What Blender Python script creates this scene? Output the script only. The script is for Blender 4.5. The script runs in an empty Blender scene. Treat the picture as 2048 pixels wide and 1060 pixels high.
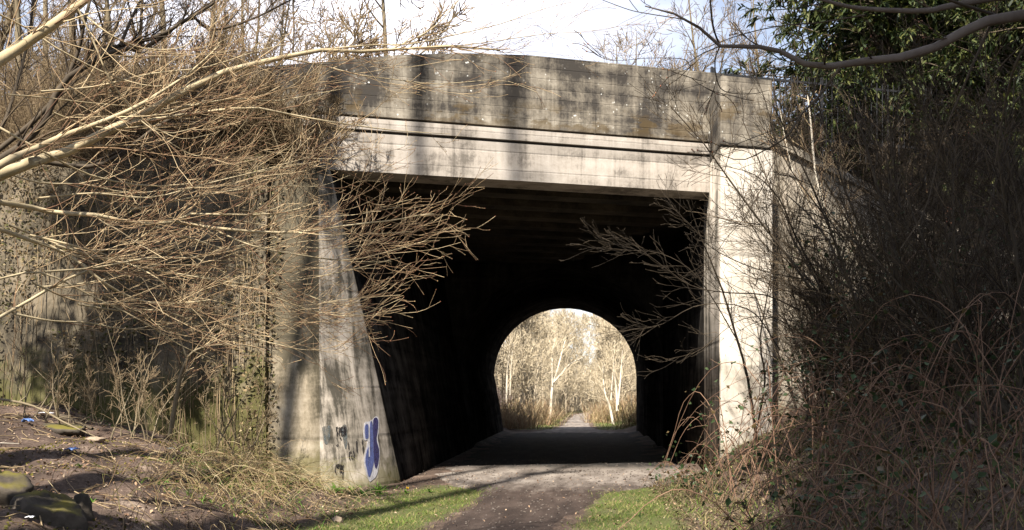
import bpy, math
import numpy as np
from mathutils import Vector
rng = np.random.default_rng(11)
SC = bpy.context.scene
COL = SC.collection

# ------------------------------------------------------------------ camera, sky, sun, exposure
F_PX, HOR, EYE = 2000.0, 798.0, 1.6            # focal length and horizon row of the 2048x1060 picture
YAW = math.atan(125 / F_PX)
cam = bpy.data.cameras.new('camera'); cam.sensor_width = 36; cam.lens = 36 * F_PX / 2048
cam.shift_y = (HOR - 530) / 2048; cam.clip_end = 3000; cam.clip_start = 0.05
camo = bpy.data.objects.new('camera', cam); COL.objects.link(camo)
camo.location = (0, 0, EYE); camo.rotation_euler = (math.radians(90), 0, YAW)
SC.camera = camo

SUN_AZ, SUN_EL = math.radians(15), math.radians(50)     # behind the camera, to the left
Ld = Vector((-math.sin(SUN_AZ) * math.cos(SUN_EL), -math.cos(SUN_AZ) * math.cos(SUN_EL), math.sin(SUN_EL)))
sl = bpy.data.lights.new('sun', 'SUN'); sl.energy = 4.9; sl.angle = math.radians(0.8); sl.color = (1.0, 0.925, 0.82)
so = bpy.data.objects.new('sun', sl); COL.objects.link(so); so.location = (-10, -30, 40)
so.rotation_euler = (-Ld).to_track_quat('-Z', 'Y').to_euler()

W = bpy.data.worlds.new('World'); SC.world = W; W.use_nodes = True
wt = W.node_tree; wt.nodes.clear()


def node(nt, typ, ins=None, **props):
    n = nt.nodes.new(typ)
    for k, v in props.items():
        setattr(n, k, v)
    for k, v in (ins or {}).items():
        s = n.inputs[k]
        if isinstance(v, bpy.types.NodeSocket):
            nt.links.new(v, s)
        else:
            s.default_value = v
    return n


def ramp(nt, fac, stops, interp='LINEAR'):
    n = nt.nodes.new('ShaderNodeValToRGB'); nt.links.new(fac, n.inputs[0])
    cr = n.color_ramp; cr.interpolation = interp
    while len(cr.elements) < len(stops):
        cr.elements.new(0.5)
    for e, (p, c) in zip(cr.elements, stops):
        e.position = p
        e.color = (c, c, c, 1) if isinstance(c, (int, float)) else (*c, 1)
    return n.outputs[0]


def mixc(nt, fac, a, b, mode='MIX'):
    n = nt.nodes.new('ShaderNodeMix'); n.data_type = 'RGBA'; n.blend_type = mode
    for s, v in ((n.inputs[0], fac), (n.inputs[6], a), (n.inputs[7], b)):
        if isinstance(v, bpy.types.NodeSocket):
            nt.links.new(v, s)
        else:
            s.default_value = v if isinstance(v, (int, float)) else (*v, 1)
    return n.outputs[2]


sky = node(wt, 'ShaderNodeTexSky', sky_type='NISHITA', sun_disc=False, sun_elevation=SUN_EL,
           sun_rotation=math.radians(180) + SUN_AZ, air_density=1.0, dust_density=0.6, ozone_density=2.0)
tc = node(wt, 'ShaderNodeTexCoord')
mp = node(wt, 'ShaderNodeMapping', {'Vector': tc.outputs['Generated'], 'Scale': (1.0, 1.0, 2.2), 'Location': (0.3, 0.1, 0.25)})
cn = node(wt, 'ShaderNodeTexNoise', {'Vector': mp.outputs[0], 'Scale': 2.3, 'Detail': 7.0, 'Roughness': 0.55})
sx = node(wt, 'ShaderNodeSeparateXYZ', {0: tc.outputs['Generated']})
# broad cloud bank straight ahead, clearing to the sides
bank = node(wt, 'ShaderNodeMath', {0: sx.outputs[0], 1: 0.2}, operation='ADD')
bank = node(wt, 'ShaderNodeMath', {0: bank.outputs[0]}, operation='ABSOLUTE')
bank = node(wt, 'ShaderNodeMath', {0: bank.outputs[0], 1: -1.2, 2: 0.35}, operation='MULTIPLY_ADD')
cs = node(wt, 'ShaderNodeMath', {0: cn.outputs[0], 1: bank.outputs[0]}, operation='ADD')
cf = ramp(wt, cs.outputs[0], [(0.50, 0.25), (0.78, 1.0)])
cm = mixc(wt, cf, sky.outputs[0], (10, 10, 11))
bg = node(wt, 'ShaderNodeBackground', {'Color': cm, 'Strength': 0.06})
node(wt, 'ShaderNodeOutputWorld', {'Surface': bg.outputs[0]})

vs = SC.view_settings; vs.view_transform = 'Standard'; vs.look = 'None'; vs.gamma = 1.0; vs.use_curve_mapping = False
vs.exposure = 1.5
SC.cycles.max_bounces = 4; SC.cycles.diffuse_bounces = 1; SC.cycles.glossy_bounces = 2; SC.cycles.transmission_bounces = 3
SC.cycles.transparent_max_bounces = 8; SC.cycles.caustics_reflective = False; SC.cycles.caustics_refractive = False
SC.cycles.use_denoising = True; SC.cycles.denoiser = 'OPENIMAGEDENOISE'; SC.cycles.sample_clamp_indirect = 1.5

# ------------------------------------------------------------------ placing helpers
ct, st = math.cos(YAW), math.sin(YAW)


def P(px, py, d):
    """world point seen at photo pixel (px, py) at camera depth d"""
    xc = (px - 1024) / F_PX * d
    return np.array([xc * ct - d * st, xc * st + d * ct, EYE + (HOR - py) / F_PX * d])


def G(px, py, z=0.0):
    return P(px, py, (EYE - z) * F_PX / (py - HOR))


def vnoise(x, y, seed=0):
    x = np.asarray(x, float); y = np.asarray(y, float)
    xi = np.floor(x).astype(np.int64); yi = np.floor(y).astype(np.int64)
    fx = x - xi; fy = y - yi; fx = fx * fx * (3 - 2 * fx); fy = fy * fy * (3 - 2 * fy)

    def h(a, b):
        n = (a * 374761393 + b * 668265263 + seed * 974634521) & 0x7fffffff
        n = ((n ^ (n >> 13)) * 1274126177) & 0x7fffffff
        return ((n ^ (n >> 16)) & 0xffff) / 65535.0
    return (h(xi, yi) * (1 - fx) + h(xi + 1, yi) * fx) * (1 - fy) + (h(xi, yi + 1) * (1 - fx) + h(xi + 1, yi + 1) * fx) * fy


def sstep(a, b, x):
    t = np.clip((np.asarray(x, float) - a) / (b - a), 0, 1)
    return t * t * (3 - 2 * t)


def path_c(Y):
    return np.interp(Y, [-10, 6, 12, 16, 20, 24, 45, 60, 100, 130], [-1.7, -1.35, -0.95, -0.6, -0.2, -0.2, -0.1, 0.1, 0.6, 3.0])


def H(X, Y):
    X = np.asarray(X, float); Y = np.asarray(Y, float)
    u = -X - 2.9 - 1.3 * sstep(14.5, 17.5, Y) * (1 - sstep(5.5, 8.5, -X))
    hl = np.interp(u, [0, .6, 1.1, 2, 3.8, 6.5, 12, 40], [0, .10, .27, .6, .98, 1.42, 1.7, 2.5])
    w = X - 1.7
    hr = np.interp(w, [0, .7, 1.4, 3.5, 6.5, 12, 40], [0, .14, .62, 1.6, 3.0, 4.6, 8])
    near = np.maximum(hl, hr)
    far = np.interp(-X - 3.0, [0, 1, 3, 8, 20, 60], [0, .3, 1.1, 3.4, 7.0, 9]) + np.interp(X - 2.7, [0, 1, 3, 8, 20, 60], [0, .25, 1.0, 3.2, 7.0, 9])
    z = np.where(Y < 33, near * (1 - sstep(19.3, 20.5, Y) * (np.abs(X + 1) < 4.5)), far)
    bank = np.clip(np.maximum(hl, hr) * 3, 0, 1)
    z = z + bank * ((vnoise(X * 1.1, Y * 1.1, 1) - .5) * .22 + (vnoise(X * 3.1, Y * 3.1, 2) - .5) * .09) + (vnoise(X * 7, Y * 7, 3) - .5) * .025
    return z


def hz(x, y):
    return float(H(x, y))


def Gr(px, py, dz=0.0):
    """terrain point seen at a photo pixel"""
    d = 4.0
    while d < 40:
        p = P(px, py, d)
        if p[2] < hz(p[0], p[1]): break
        d += .05
    p[2] = hz(p[0], p[1]) + dz
    return p


# ------------------------------------------------------------------ mesh helpers
class MB:
    """collects vertices and faces and links them as ONE mesh object"""
    def __init__(s):
        s.v = []; s.f = []; s.n = 0

    def add(s, verts, faces, mi=0):
        verts = np.asarray(verts, np.float32).reshape(-1, 3)
        faces = np.asarray(faces, np.int64)
        s.v.append(verts); s.f.append((faces + s.n, mi)); s.n += len(verts)

    def loft(s, A, B, cap=True, mi=0):
        """two closed outlines with the same number of points"""
        k = len(A)
        s.add(list(A) + list(B), [[i, (i + 1) % k, k + (i + 1) % k, k + i] for i in range(k)], mi)
        if cap:
            s.add(list(A), [list(range(k))[::-1]], mi); s.add(list(B), [list(range(k))], mi)

    def box(s, x0, x1, y0, y1, z0, z1, mi=0):
        s.loft([(x0, y0, z0), (x1, y0, z0), (x1, y0, z1), (x0, y0, z1)], [(x0, y1, z0), (x1, y1, z0), (x1, y1, z1), (x0, y1, z1)], True, mi)

    def tubes(s, Pt, R, ns=4, mi=0):
        Pt = np.asarray(Pt, float); R = np.asarray(R, float)
        if Pt.ndim == 2:
            Pt = Pt[None]; R = R[None]
        n, k, _ = Pt.shape
        if n == 0:
            return
        T = np.gradient(Pt, axis=1); T /= np.linalg.norm(T, axis=2, keepdims=True) + 1e-9
        m = np.abs(T.mean(1)); ref = np.eye(3)[np.argmin(m, 1)][:, None, :]
        U = np.cross(T, ref); U /= np.linalg.norm(U, axis=2, keepdims=True) + 1e-9
        V = np.cross(T, U)
        a = np.arange(ns) * 2 * math.pi / ns
        ring = Pt[:, :, None] + R[:, :, None, None] * (np.cos(a)[:, None] * U[:, :, None] + np.sin(a)[:, None] * V[:, :, None])
        idx = np.arange(n * k * ns).reshape(n, k, ns)
        q = np.stack([idx[:, :-1], np.roll(idx, -1, 2)[:, :-1], np.roll(idx, -1, 2)[:, 1:], idx[:, 1:]], -1).reshape(-1, 4)
        s.add(ring.reshape(-1, 3), q, mi)

    def ribbons(s, Pt, Wd, mi=0, side=None):
        """flat tapering blades along polylines"""
        Pt = np.asarray(Pt, float); n, k, _ = Pt.shape
        if side is None:
            a = rng.uniform(0, 2 * math.pi, n); side = np.stack([np.cos(a), np.sin(a), 0 * a], 1)
        o = side[:, None, :] * np.asarray(Wd)[..., None] * .5
        v = np.stack([Pt - o, Pt + o], 2)
        idx = np.arange(n * k * 2).reshape(n, k, 2)
        q = np.stack([idx[:, :-1, 0], idx[:, :-1, 1], idx[:, 1:, 1], idx[:, 1:, 0]], -1).reshape(-1, 4)
        s.add(v.reshape(-1, 3), q, mi)

    def leaves(s, C, size, mi=0, aspect=.55, up=0.35, fold=.25):
        """leaf-sized folded cards with random tilt"""
        C = np.asarray(C, float); n = len(C)
        if n == 0:
            return
        d = rng.normal(size=(n, 3)); d[:, 2] *= .6; d /= np.linalg.norm(d, axis=1, keepdims=True)
        nn = rng.normal(size=(n, 3)); nn[:, 2] += up * 3
        w = np.cross(d, nn); w /= np.linalg.norm(w, axis=1, keepdims=True) + 1e-9
        nz = np.cross(w, d)
        L = (np.asarray(size) * rng.uniform(.6, 1.35, n))[:, None]
        a = C - d * L * .5; b = C + d * L * .5
        l = C + w * L * aspect * .5 + nz * L * fold * .5 - d * L * .08; r = C - w * L * aspect * .5 + nz * L * fold * .5 - d * L * .08
        v = np.stack([a, l, b, r], 1)
        i = np.arange(n * 4).reshape(n, 4)
        t = np.concatenate([i[:, [0, 1, 2]], i[:, [0, 2, 3]]])
        s.add(v.reshape(-1, 3), t, mi)

    def blobs(s, C, r, mi=0, st=1.6):
        """little octahedral buds"""
        C = np.asarray(C, float); n = len(C)
        if n == 0:
            return
        r = np.broadcast_to(np.asarray(r, float), (n,))[:, None]
        o = np.array([[1, 0, 0], [-1, 0, 0], [0, 1, 0], [0, -1, 0], [0, 0, st], [0, 0, -st]])
        v = C[:, None] + o[None] * r[:, None]
        t = np.array([[0, 2, 4], [2, 1, 4], [1, 3, 4], [3, 0, 4], [2, 0, 5], [1, 2, 5], [3, 1, 5], [0, 3, 5]])
        f = (t[None] + (np.arange(n) * 6)[:, None, None]).reshape(-1, 3)
        s.add(v.reshape(-1, 3), f, mi)

    def build(s, name, mats, parent=None, smooth=False, origin=None):
        v = np.concatenate(s.v)
        if origin is None and parent is not None:
            origin = parent['_o'] if '_o' in parent else (0, 0, 0)
        o = np.array(origin if origin is not None else (0, 0, 0), np.float32)
        v = v - o
        me = bpy.data.meshes.new(name)
        me.vertices.add(len(v)); me.vertices.foreach_set('co', v.astype(np.float32).ravel())
        loops = []; tot = []; mis = []
        for f, mi in s.f:
            loops.append(f.ravel()); tot.append(np.full(len(f), f.shape[1])); mis.append(np.full(len(f), mi))
        loops = np.concatenate(loops); tot = np.concatenate(tot); mis = np.concatenate(mis)
        me.loops.add(len(loops)); me.loops.foreach_set('vertex_index', loops.astype(np.int32))
        me.polygons.add(len(tot))
        me.polygons.foreach_set('loop_start', np.concatenate([[0], np.cumsum(tot)[:-1]]).astype(np.int32))
        me.polygons.foreach_set('loop_total', tot.astype(np.int32))
        me.polygons.foreach_set('material_index', mis.astype(np.int32))
        if smooth:
            me.polygons.foreach_set('use_smooth', np.ones(len(tot), bool))
        for m in (mats if isinstance(mats, (list, tuple)) else [mats]):
            me.materials.append(m)
        me.update(calc_edges=True); me.validate()
        ob = bpy.data.objects.new(name, me); COL.objects.link(ob)
        if parent is not None:
            ob.parent = parent
        else:
            ob.location = o.tolist()
        return ob


def tag(o, label=None, cat=None, group=None, kind=None):
    if label: o['label'] = label
    if cat: o['category'] = cat
    if group: o['group'] = group
    if kind: o['kind'] = kind
    return o


def thing(name, label, cat, loc, group=None):
    o = bpy.data.objects.new(name, None); COL.objects.link(o); o.empty_display_size = .2
    o.location = [float(c) for c in loc]; o['_o'] = [float(c) for c in loc]
    return tag(o, label, cat, group)


def dup(root, loc, rz=0.0, s=1.0, label=None, group=None):
    r = root.copy(); COL.objects.link(r); r.location = [float(c) for c in loc]; r.rotation_euler = (0, 0, rz)
    r.scale = (s, s, s) if isinstance(s, (int, float)) else s
    if label: r['label'] = label
    if group: r['group'] = group
    for ch in list(root.children):
        c = ch.copy(); COL.objects.link(c); c.parent = r
        for g in list(ch.children):
            d = g.copy(); COL.objects.link(d); d.parent = c
    return r


# ------------------------------------------------------------------ branch growth (all vectorised)
def resample(pts, k):
    pts = np.asarray(pts, float)
    p = np.vstack([2 * pts[0] - pts[1], pts, 2 * pts[-1] - pts[-2]])
    out = []
    n = len(pts) - 1
    for t in np.linspace(0, n - 1e-6, k):
        i = int(t); f = t - i; a, b, c, d = p[i], p[i + 1], p[i + 2], p[i + 3]
        out.append(.5 * ((2 * b) + (-a + c) * f + (2 * a - 5 * b + 4 * c - d) * f * f + (-a + 3 * b - 3 * c + d) * f ** 3))
    return np.array(out)


def spawn(Pp, Rp, per, t0, t1, length, ang=(30, 55), up=.15, wander=.12, K=6, rr=.5, rcap=1, bias=(0, 0, .5), taper=.25, lt=.6, minlen=0.03):
    """children along parent polylines Pp (N,K,3); per = children per parent"""
    n, k, _ = Pp.shape
    if np.isscalar(per):
        per = np.full(n, per)
    per = np.floor(per + rng.random(n)).astype(int)
    idx = np.repeat(np.arange(n), per); m = len(idx)
    if m == 0:
        return np.zeros((0, K, 3)), np.zeros((0, K)), np.zeros(0)
    t = t0 + (t1 - t0) * rng.random(m)
    f = t * (k - 1); i = np.minimum(f.astype(int), k - 2); w = (f - i)[:, None]
    a = Pp[idx, i]; b = Pp[idx, i + 1]
    pos = a * (1 - w) + b * w
    tan = b - a; tan /= np.linalg.norm(tan, axis=1, keepdims=True) + 1e-9
    rad = Rp[idx, i] * (1 - w[:, 0]) + Rp[idx, i + 1] * w[:, 0]
    pr = rng.normal(size=(m, 3)) + np.array(bias)
    pr -= tan * (pr * tan).sum(1, keepdims=True); pr /= np.linalg.norm(pr, axis=1, keepdims=True) + 1e-9
    an = np.radians(rng.uniform(ang[0], ang[1], m))[:, None]
    d = np.cos(an) * tan + np.sin(an) * pr
    L = np.maximum(length * (1 - lt * t) * rng.uniform(.45, 1.3, m), minlen)[:, None] / (K - 1)
    pts = [pos]
    for j in range(K - 1):
        d = d + np.array([0, 0, up]) + wander * rng.normal(size=(m, 3)); d /= np.linalg.norm(d, axis=1, keepdims=True)
        pos = pos + d * L; pts.append(pos)
    r0 = np.minimum(rad * rr, rcap)
    R = r0[:, None] * np.linspace(1, taper, K)[None]
    return np.stack(pts, 1), R, t


def tree_polys(h, r, n1=14, l1=.42, n2=7, n3=6, lean=(0, 0), t0=.25, wob=.03, rmin=.004, l2=.45, l3=.4, up=.06, forks=1):
    """trunk, limbs and two orders of twigs of a bare tree standing at the origin"""
    K = 9
    tr = []
    for q in range(forks):
        z = np.linspace(0, 1, K); sp = 0 if forks == 1 else .16
        a = rng.uniform(0, 6.28)
        x = lean[0] * z * h + wob * h * np.cumsum(rng.normal(size=K)) * .35 * z + sp * math.cos(a) * h * z ** .8
        y = lean[1] * z * h + wob * h * np.cumsum(rng.normal(size=K)) * .35 * z + sp * math.sin(a) * h * z ** .8
        tr.append(np.stack([x, y, z * h * (1 if q == 0 else rng.uniform(.7, .95)) - .15 * (1 - z)], 1))
    tr = np.array(tr); R = (r * np.linspace(1, .12, K))[None].repeat(forks, 0)
    a1, r1, _ = spawn(tr, R, n1 / forks, t0, .97, h * l1, (35, 65), up, .1, 7, .55, 1, (0, 0, .3), .2)
    a2, r2, _ = spawn(a1, r1, n2, .15, .98, h * l1 * l2, (30, 60), up, .14, 6, .55, 1, (0, 0, .3), .3)
    a3, r3, _ = spawn(a2, r2, n3, .1, .98, h * l1 * l2 * l3, (25, 60), up, .16, 5, .6, 1, (0, 0, .3), .4)
    return (tr, R), (a1, np.maximum(r1, rmin)), (a2, np.maximum(r2, rmin)), (a3, np.maximum(r3, rmin))


def tree_thing(name, label, cat, loc, mat_t, mat_c, group=None, polys=None, **kw):
    t = thing(name, label, cat, loc, group); o = np.array(t['_o'])
    (tr, R), a1, a2, a3 = polys or tree_polys(**kw)
    m = MB(); m.tubes(tr + o, R, 8); m.tubes(a1[0] + o, a1[1], 5); m.build('trunk', mat_t, t, True)
    m = MB(); m.tubes(a2[0] + o, a2[1], 3); m.tubes(a3[0] + o, a3[1], 3); m.build('crown', mat_c, t)
    return t


# ------------------------------------------------------------------ materials
def newmat(name):
    m = bpy.data.materials.new(name); m.use_nodes = True
    nt = m.node_tree; b = nt.nodes['Principled BSDF']
    b.inputs['Roughness'].default_value = .9
    b.inputs['Specular IOR Level'].default_value = .25
    return m, nt, b


def bump(nt, b, h, s=.3, d=.02):
    n = node(nt, 'ShaderNodeBump', {'Height': h, 'Strength': s, 'Distance': d}); nt.links.new(n.outputs[0], b.inputs['Normal'])


def bark(name, cols, scale=6, rough=.85, stretch=(1, 1, .35)):
    """bark: tone differs per stem and along it"""
    m, nt, b = newmat(name); t = node(nt, 'ShaderNodeTexCoord')
    g = node(nt, 'ShaderNodeNewGeometry')
    mpn = node(nt, 'ShaderNodeMapping', {'Vector': t.outputs['Object'], 'Scale': stretch})
    nz = node(nt, 'ShaderNodeTexNoise', {'Vector': mpn.outputs[0], 'Scale': scale, 'Detail': 5.0, 'Roughness': .65})
    mix = node(nt, 'ShaderNodeMath', {0: nz.outputs[0], 1: g.outputs['Random Per Island']}, operation='ADD')
    mix = node(nt, 'ShaderNodeMath', {0: mix.outputs[0], 1: .5}, operation='MULTIPLY')
    k = len(cols)
    c = ramp(nt, mix.outputs[0], [(.2 + .6 * i / (k - 1), cols[i]) for i in range(k)])
    nt.links.new(c, b.inputs['Base Color']); b.inputs['Roughness'].default_value = rough
    bump(nt, b, nz.outputs[0], .4, .01)
    return m


def leafmat(name, cols, trans=.3, rough=.6):
    m, nt, b = newmat(name); g = node(nt, 'ShaderNodeNewGeometry')
    k = len(cols)
    c = ramp(nt, g.outputs['Random Per Island'], [(i / k, cols[i]) for i in range(k)], 'CONSTANT')
    t = node(nt, 'ShaderNodeTexCoord'); nz = node(nt, 'ShaderNodeTexNoise', {'Vector': t.outputs['Object'], 'Scale': 1.3, 'Detail': 3.0})
    c = mixc(nt, 1.0, c, ramp(nt, nz.outputs[0], [(.3, .65), (.7, 1.25)]), 'MULTIPLY')
    nt.links.new(c, b.inputs['Base Color']); b.inputs['Roughness'].default_value = rough
    if trans:
        tr = node(nt, 'ShaderNodeBsdfTranslucent', {'Color': c})
        mx = node(nt, 'ShaderNodeMixShader', {0: trans, 1: b.outputs[0], 2: tr.outputs[0]})
        nt.links.new(mx.outputs[0], nt.nodes['Material Output'].inputs['Surface'])
    return m


def concrete(name, light, mid, dark, cover=.5, lichen=0.0, boards=.24, moss=0.0, mosscol=(.10, .09, .02), streak=1.0, mossz=None, rust=0.0, rustz=7.25, topdark=None):
    """shutter-marked weathered concrete: stains, run-off and painted shadow streaks, algae, lichen spots"""
    m, nt, b = newmat(name)
    t = node(nt, 'ShaderNodeNewGeometry'); pos = t.outputs['Position']
    sp = node(nt, 'ShaderNodeSeparateXYZ', {0: pos}); z = sp.outputs[2]
    n1 = node(nt, 'ShaderNodeTexNoise', {'Vector': pos, 'Scale': 1.1, 'Detail': 10.0, 'Roughness': .7, 'Distortion': .3})
    ms = node(nt, 'ShaderNodeMapping', {'Vector': pos, 'Scale': (2.1, 2.1, .17), 'Rotation': (0.05, 0.04, .7)})
    n2 = node(nt, 'ShaderNodeTexNoise', {'Vector': ms.outputs[0], 'Scale': 1.5, 'Detail': 7.0, 'Roughness': .7, 'Distortion': .5})
    n3 = node(nt, 'ShaderNodeTexNoise', {'Vector': pos, 'Scale': 22.0, 'Detail': 6.0, 'Roughness': .7})
    mb_ = node(nt, 'ShaderNodeMapping', {'Vector': pos, 'Scale': (.35, .35, 4.2)})
    n4 = node(nt, 'ShaderNodeTexNoise', {'Vector': mb_.outputs[0], 'Scale': 1.0, 'Detail': 3.0})
    s = node(nt, 'ShaderNodeMath', {0: n2.outputs[0], 1: streak * .6, 2: 0.0}, operation='MULTIPLY_ADD')
    s = node(nt, 'ShaderNodeMath', {0: n1.outputs[0], 1: s.outputs[0]}, operation='ADD')
    s = node(nt, 'ShaderNodeMath', {0: n4.outputs[0], 1: .35, 2: s.outputs[0]}, operation='MULTIPLY_ADD')
    s = node(nt, 'ShaderNodeMath', {0: n3.outputs[0], 1: .22, 2: s.outputs[0]}, operation='MULTIPLY_ADD')
    tot = (1 + streak * .6 + .35 + .22) * .5
    val = node(nt, 'ShaderNodeMath', {0: s.outputs[0], 1: tot - .32 + (cover - .5) * .6}, operation='SUBTRACT')
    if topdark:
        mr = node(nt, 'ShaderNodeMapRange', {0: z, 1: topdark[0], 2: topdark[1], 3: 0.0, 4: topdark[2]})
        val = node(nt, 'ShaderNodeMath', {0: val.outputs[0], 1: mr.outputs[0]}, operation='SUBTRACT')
    c = ramp(nt, val.outputs[0], [(.16, dark), (.33, mid), (.52, light)])
    if rust:
        mr = ramp(nt, node(nt, 'ShaderNodeMapRange', {0: z, 1: rustz - .35, 2: rustz + .35}).outputs[0], [(.0, 0.0), (.35, 1.0), (.6, 1.0), (1, 0.0)])
        nr = node(nt, 'ShaderNodeTexNoise', {'Vector': node(nt, 'ShaderNodeMapping', {'Vector': pos, 'Scale': (1, 1, 2.2), 'Location': (3.3, 0, 0)}).outputs[0], 'Scale': 1.6, 'Detail': 7.0, 'Roughness': .65})
        f = node(nt, 'ShaderNodeMath', {0: mr, 1: ramp(nt, nr.outputs[0], [(.50, 0.0), (.56, rust)])}, operation='MULTIPLY')
        c = mixc(nt, f.outputs[0], c, (.085, .055, .018))
    if moss:
        nm = node(nt, 'ShaderNodeTexNoise', {'Vector': pos, 'Scale': 1.3, 'Detail': 8.0, 'Roughness': .7})
        f = nm.outputs[0]
        if mossz:
            mr = node(nt, 'ShaderNodeMapRange', {0: z, 1: mossz[0], 2: mossz[1], 3: .35, 4: -.2})
            f = node(nt, 'ShaderNodeMath', {0: f, 1: mr.outputs[0]}, operation='ADD').outputs[0]
        c = mixc(nt, ramp(nt, f, [(.50, 0.0), (.68, moss)]), c, mosscol)
    if lichen:
        vo = node(nt, 'ShaderNodeTexVoronoi', {'Vector': node(nt, 'ShaderNodeMapping', {'Vector': pos, 'Scale': (1, 1, 1)}).outputs[0], 'Scale': 11.0, 'Randomness': 1.0})
        nl = node(nt, 'ShaderNodeTexNoise', {'Vector': pos, 'Scale': 14.0, 'Detail': 4.0})
        dd = node(nt, 'ShaderNodeMath', {0: nl.outputs[0], 1: .6, 2: vo.outputs['Distance']}, operation='MULTIPLY_ADD')
        sel = ramp(nt, vo.outputs['Color'], [(.45, 0.0), (.5, 1.0)])
        nq = node(nt, 'ShaderNodeTexNoise', {'Vector': pos, 'Scale': 2.2, 'Detail': 4.0})
        sel = node(nt, 'ShaderNodeMath', {0: sel, 1: ramp(nt, nq.outputs[0], [(.50, 0.0), (.60, 1.0)])}, operation='MULTIPLY').outputs[0]
        f = node(nt, 'ShaderNodeMath', {0: ramp(nt, dd.outputs[0], [(.40, lichen), (.52, 0.0)]), 1: sel}, operation='MULTIPLY')
        c = mixc(nt, f.outputs[0], c, (.62, .62, .58))
    h = n3.outputs[0]
    if boards:
        fr = node(nt, 'ShaderNodeMath', {0: n1.outputs[0], 1: .03, 2: z}, operation='MULTIPLY_ADD')
        fr = node(nt, 'ShaderNodeMath', {0: fr.outputs[0], 1: 1 / boards}, operation='MULTIPLY')
        fl = node(nt, 'ShaderNodeMath', {0: fr.outputs[0]}, operation='FLOOR')
        fr = node(nt, 'ShaderNodeMath', {0: fr.outputs[0]}, operation='FRACT')
        ln = ramp(nt, fr.outputs[0], [(0, 0.0), (.03, 0.0), (.075, 1.0), (.95, 1.0), (1, 0.4)])
        wn = node(nt, 'ShaderNodeTexWhiteNoise', {'W': fl.outputs[0]}, noise_dimensions='1D')
        brd = ramp(nt, wn.outputs[0], [(0, .84), (1, 1.06)])
        c = mixc(nt, 1.0, c, brd, 'MULTIPLY')
        gap = ramp(nt, n2.outputs[0], [(.38, .55), (.6, .95)])
        c = mixc(nt, ln, mixc(nt, 1.0, c, gap, 'MULTIPLY'), c)
        h = node(nt, 'ShaderNodeMath', {0: n3.outputs[0], 1: .5, 2: ln}, operation='MULTIPLY_ADD').outputs[0]
    nt.links.new(c, b.inputs['Base Color']); bump(nt, b, h, .35, .012)
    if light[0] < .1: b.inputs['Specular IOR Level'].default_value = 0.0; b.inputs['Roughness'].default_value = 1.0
    return m


M = {}
M['beam'] = concrete('beam concrete', (.43, .39, .345), (.33, .295, .255), (.13, .115, .098), .48, boards=.36, streak=1.3)
M['parapet'] = concrete('parapet concrete', (.36, .325, .265), (.18, .158, .125), (.042, .037, .032), .60, lichen=.9, boards=.205, streak=1.1, rust=.6, rustz=7.2)
M['pilaster'] = concrete('pale pilaster concrete', (.58, .53, .46), (.47, .42, .35), (.2, .175, .135), .33, boards=1.1, streak=1.2, moss=.35, mossz=(.4, 1.3))
M['abut'] = concrete('abutment concrete', (.44, .39, .33), (.25, .22, .18), (.065, .058, .045), .5, boards=.9, streak=2.4, moss=.6, mossz=(-.2, .9))  # heavy streaks: stains plus the jamb's vertical shadow bands painted in
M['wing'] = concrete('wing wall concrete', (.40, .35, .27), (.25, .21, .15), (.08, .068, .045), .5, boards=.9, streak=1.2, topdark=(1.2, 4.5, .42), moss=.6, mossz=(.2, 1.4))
M['oldwall'] = concrete('old mossy wall', (.16, .13, .09), (.08, .066, .044), (.02, .017, .012), .46, boards=0, streak=1.1, moss=.8, mossz=(.8, 3.4), mosscol=(.062, .060, .013))
M['rwing'] = concrete('right wing wall concrete', (.36, .31, .25), (.24, .21, .165), (.08, .07, .055), .5, boards=.9, streak=1.2, moss=.5, mossz=(.8, 2.0))
M['shaded'] = concrete('sooty concrete', (.07, .064, .056), (.033, .030, .027), (.010, .0095, .009), .5, boards=.9, streak=1.2)  # tunnel darkness put into a near-black base colour
M['soffit'] = concrete('dark soffit concrete', (.10, .082, .06), (.045, .038, .028), (.012, .011, .009), .5, boards=0, streak=0)  # darker base colour for the deck underside
M['gap'] = bark('dark recess', [(.03, .027, .023), (.05, .045, .04)], 4)

M['bark_left'] = bark('cream willow bark', [(.14, .105, .055), (.36, .29, .175), (.52, .45, .31)], 5)
M['twig_left'] = bark('tan twig bark', [(.10, .045, .028), (.28, .19, .105), (.58, .46, .28)], 3)
M['bud'] = leafmat('red brown buds', [(.20, .07, .04), (.27, .12, .06), (.36, .24, .11)], 0)
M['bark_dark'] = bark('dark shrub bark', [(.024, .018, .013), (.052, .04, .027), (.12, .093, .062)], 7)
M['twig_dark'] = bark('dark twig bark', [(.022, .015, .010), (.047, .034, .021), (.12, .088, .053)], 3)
M['bark_grey'] = bark('grey limb bark', [(.055, .043, .036), (.11, .09, .076), (.18, .155, .13)], 9)
M['bark_bg'] = bark('embankment bark', [(.08, .06, .036), (.15, .12, .075), (.24, .20, .13)], 4)
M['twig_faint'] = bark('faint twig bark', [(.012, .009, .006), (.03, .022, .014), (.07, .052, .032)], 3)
M['twig_bg'] = bark('embankment twigs', [(.10, .066, .038), (.18, .132, .076), (.27, .205, .12)], 2)
M['twig_far'] = bark('hazed tan twigs', [(.36, .29, .19), (.50, .42, .29), (.62, .54, .39)], 2)  # distance haze put into paler twig colours
M['bark_far'] = bark('hazed tan bark', [(.28, .23, .16), (.38, .32, .23), (.50, .43, .32)], 3)  # bark paled the same way to carry the haze
M['birch'] = bark('pale birch bark', [(.34, .29, .22), (.55, .49, .39), (.70, .64, .53)], 4, stretch=(1, 1, 2.5))
M['cane'] = bark('bramble cane', [(.055, .03, .021), (.14, .078, .05), (.32, .22, .14)], 5)
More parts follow.
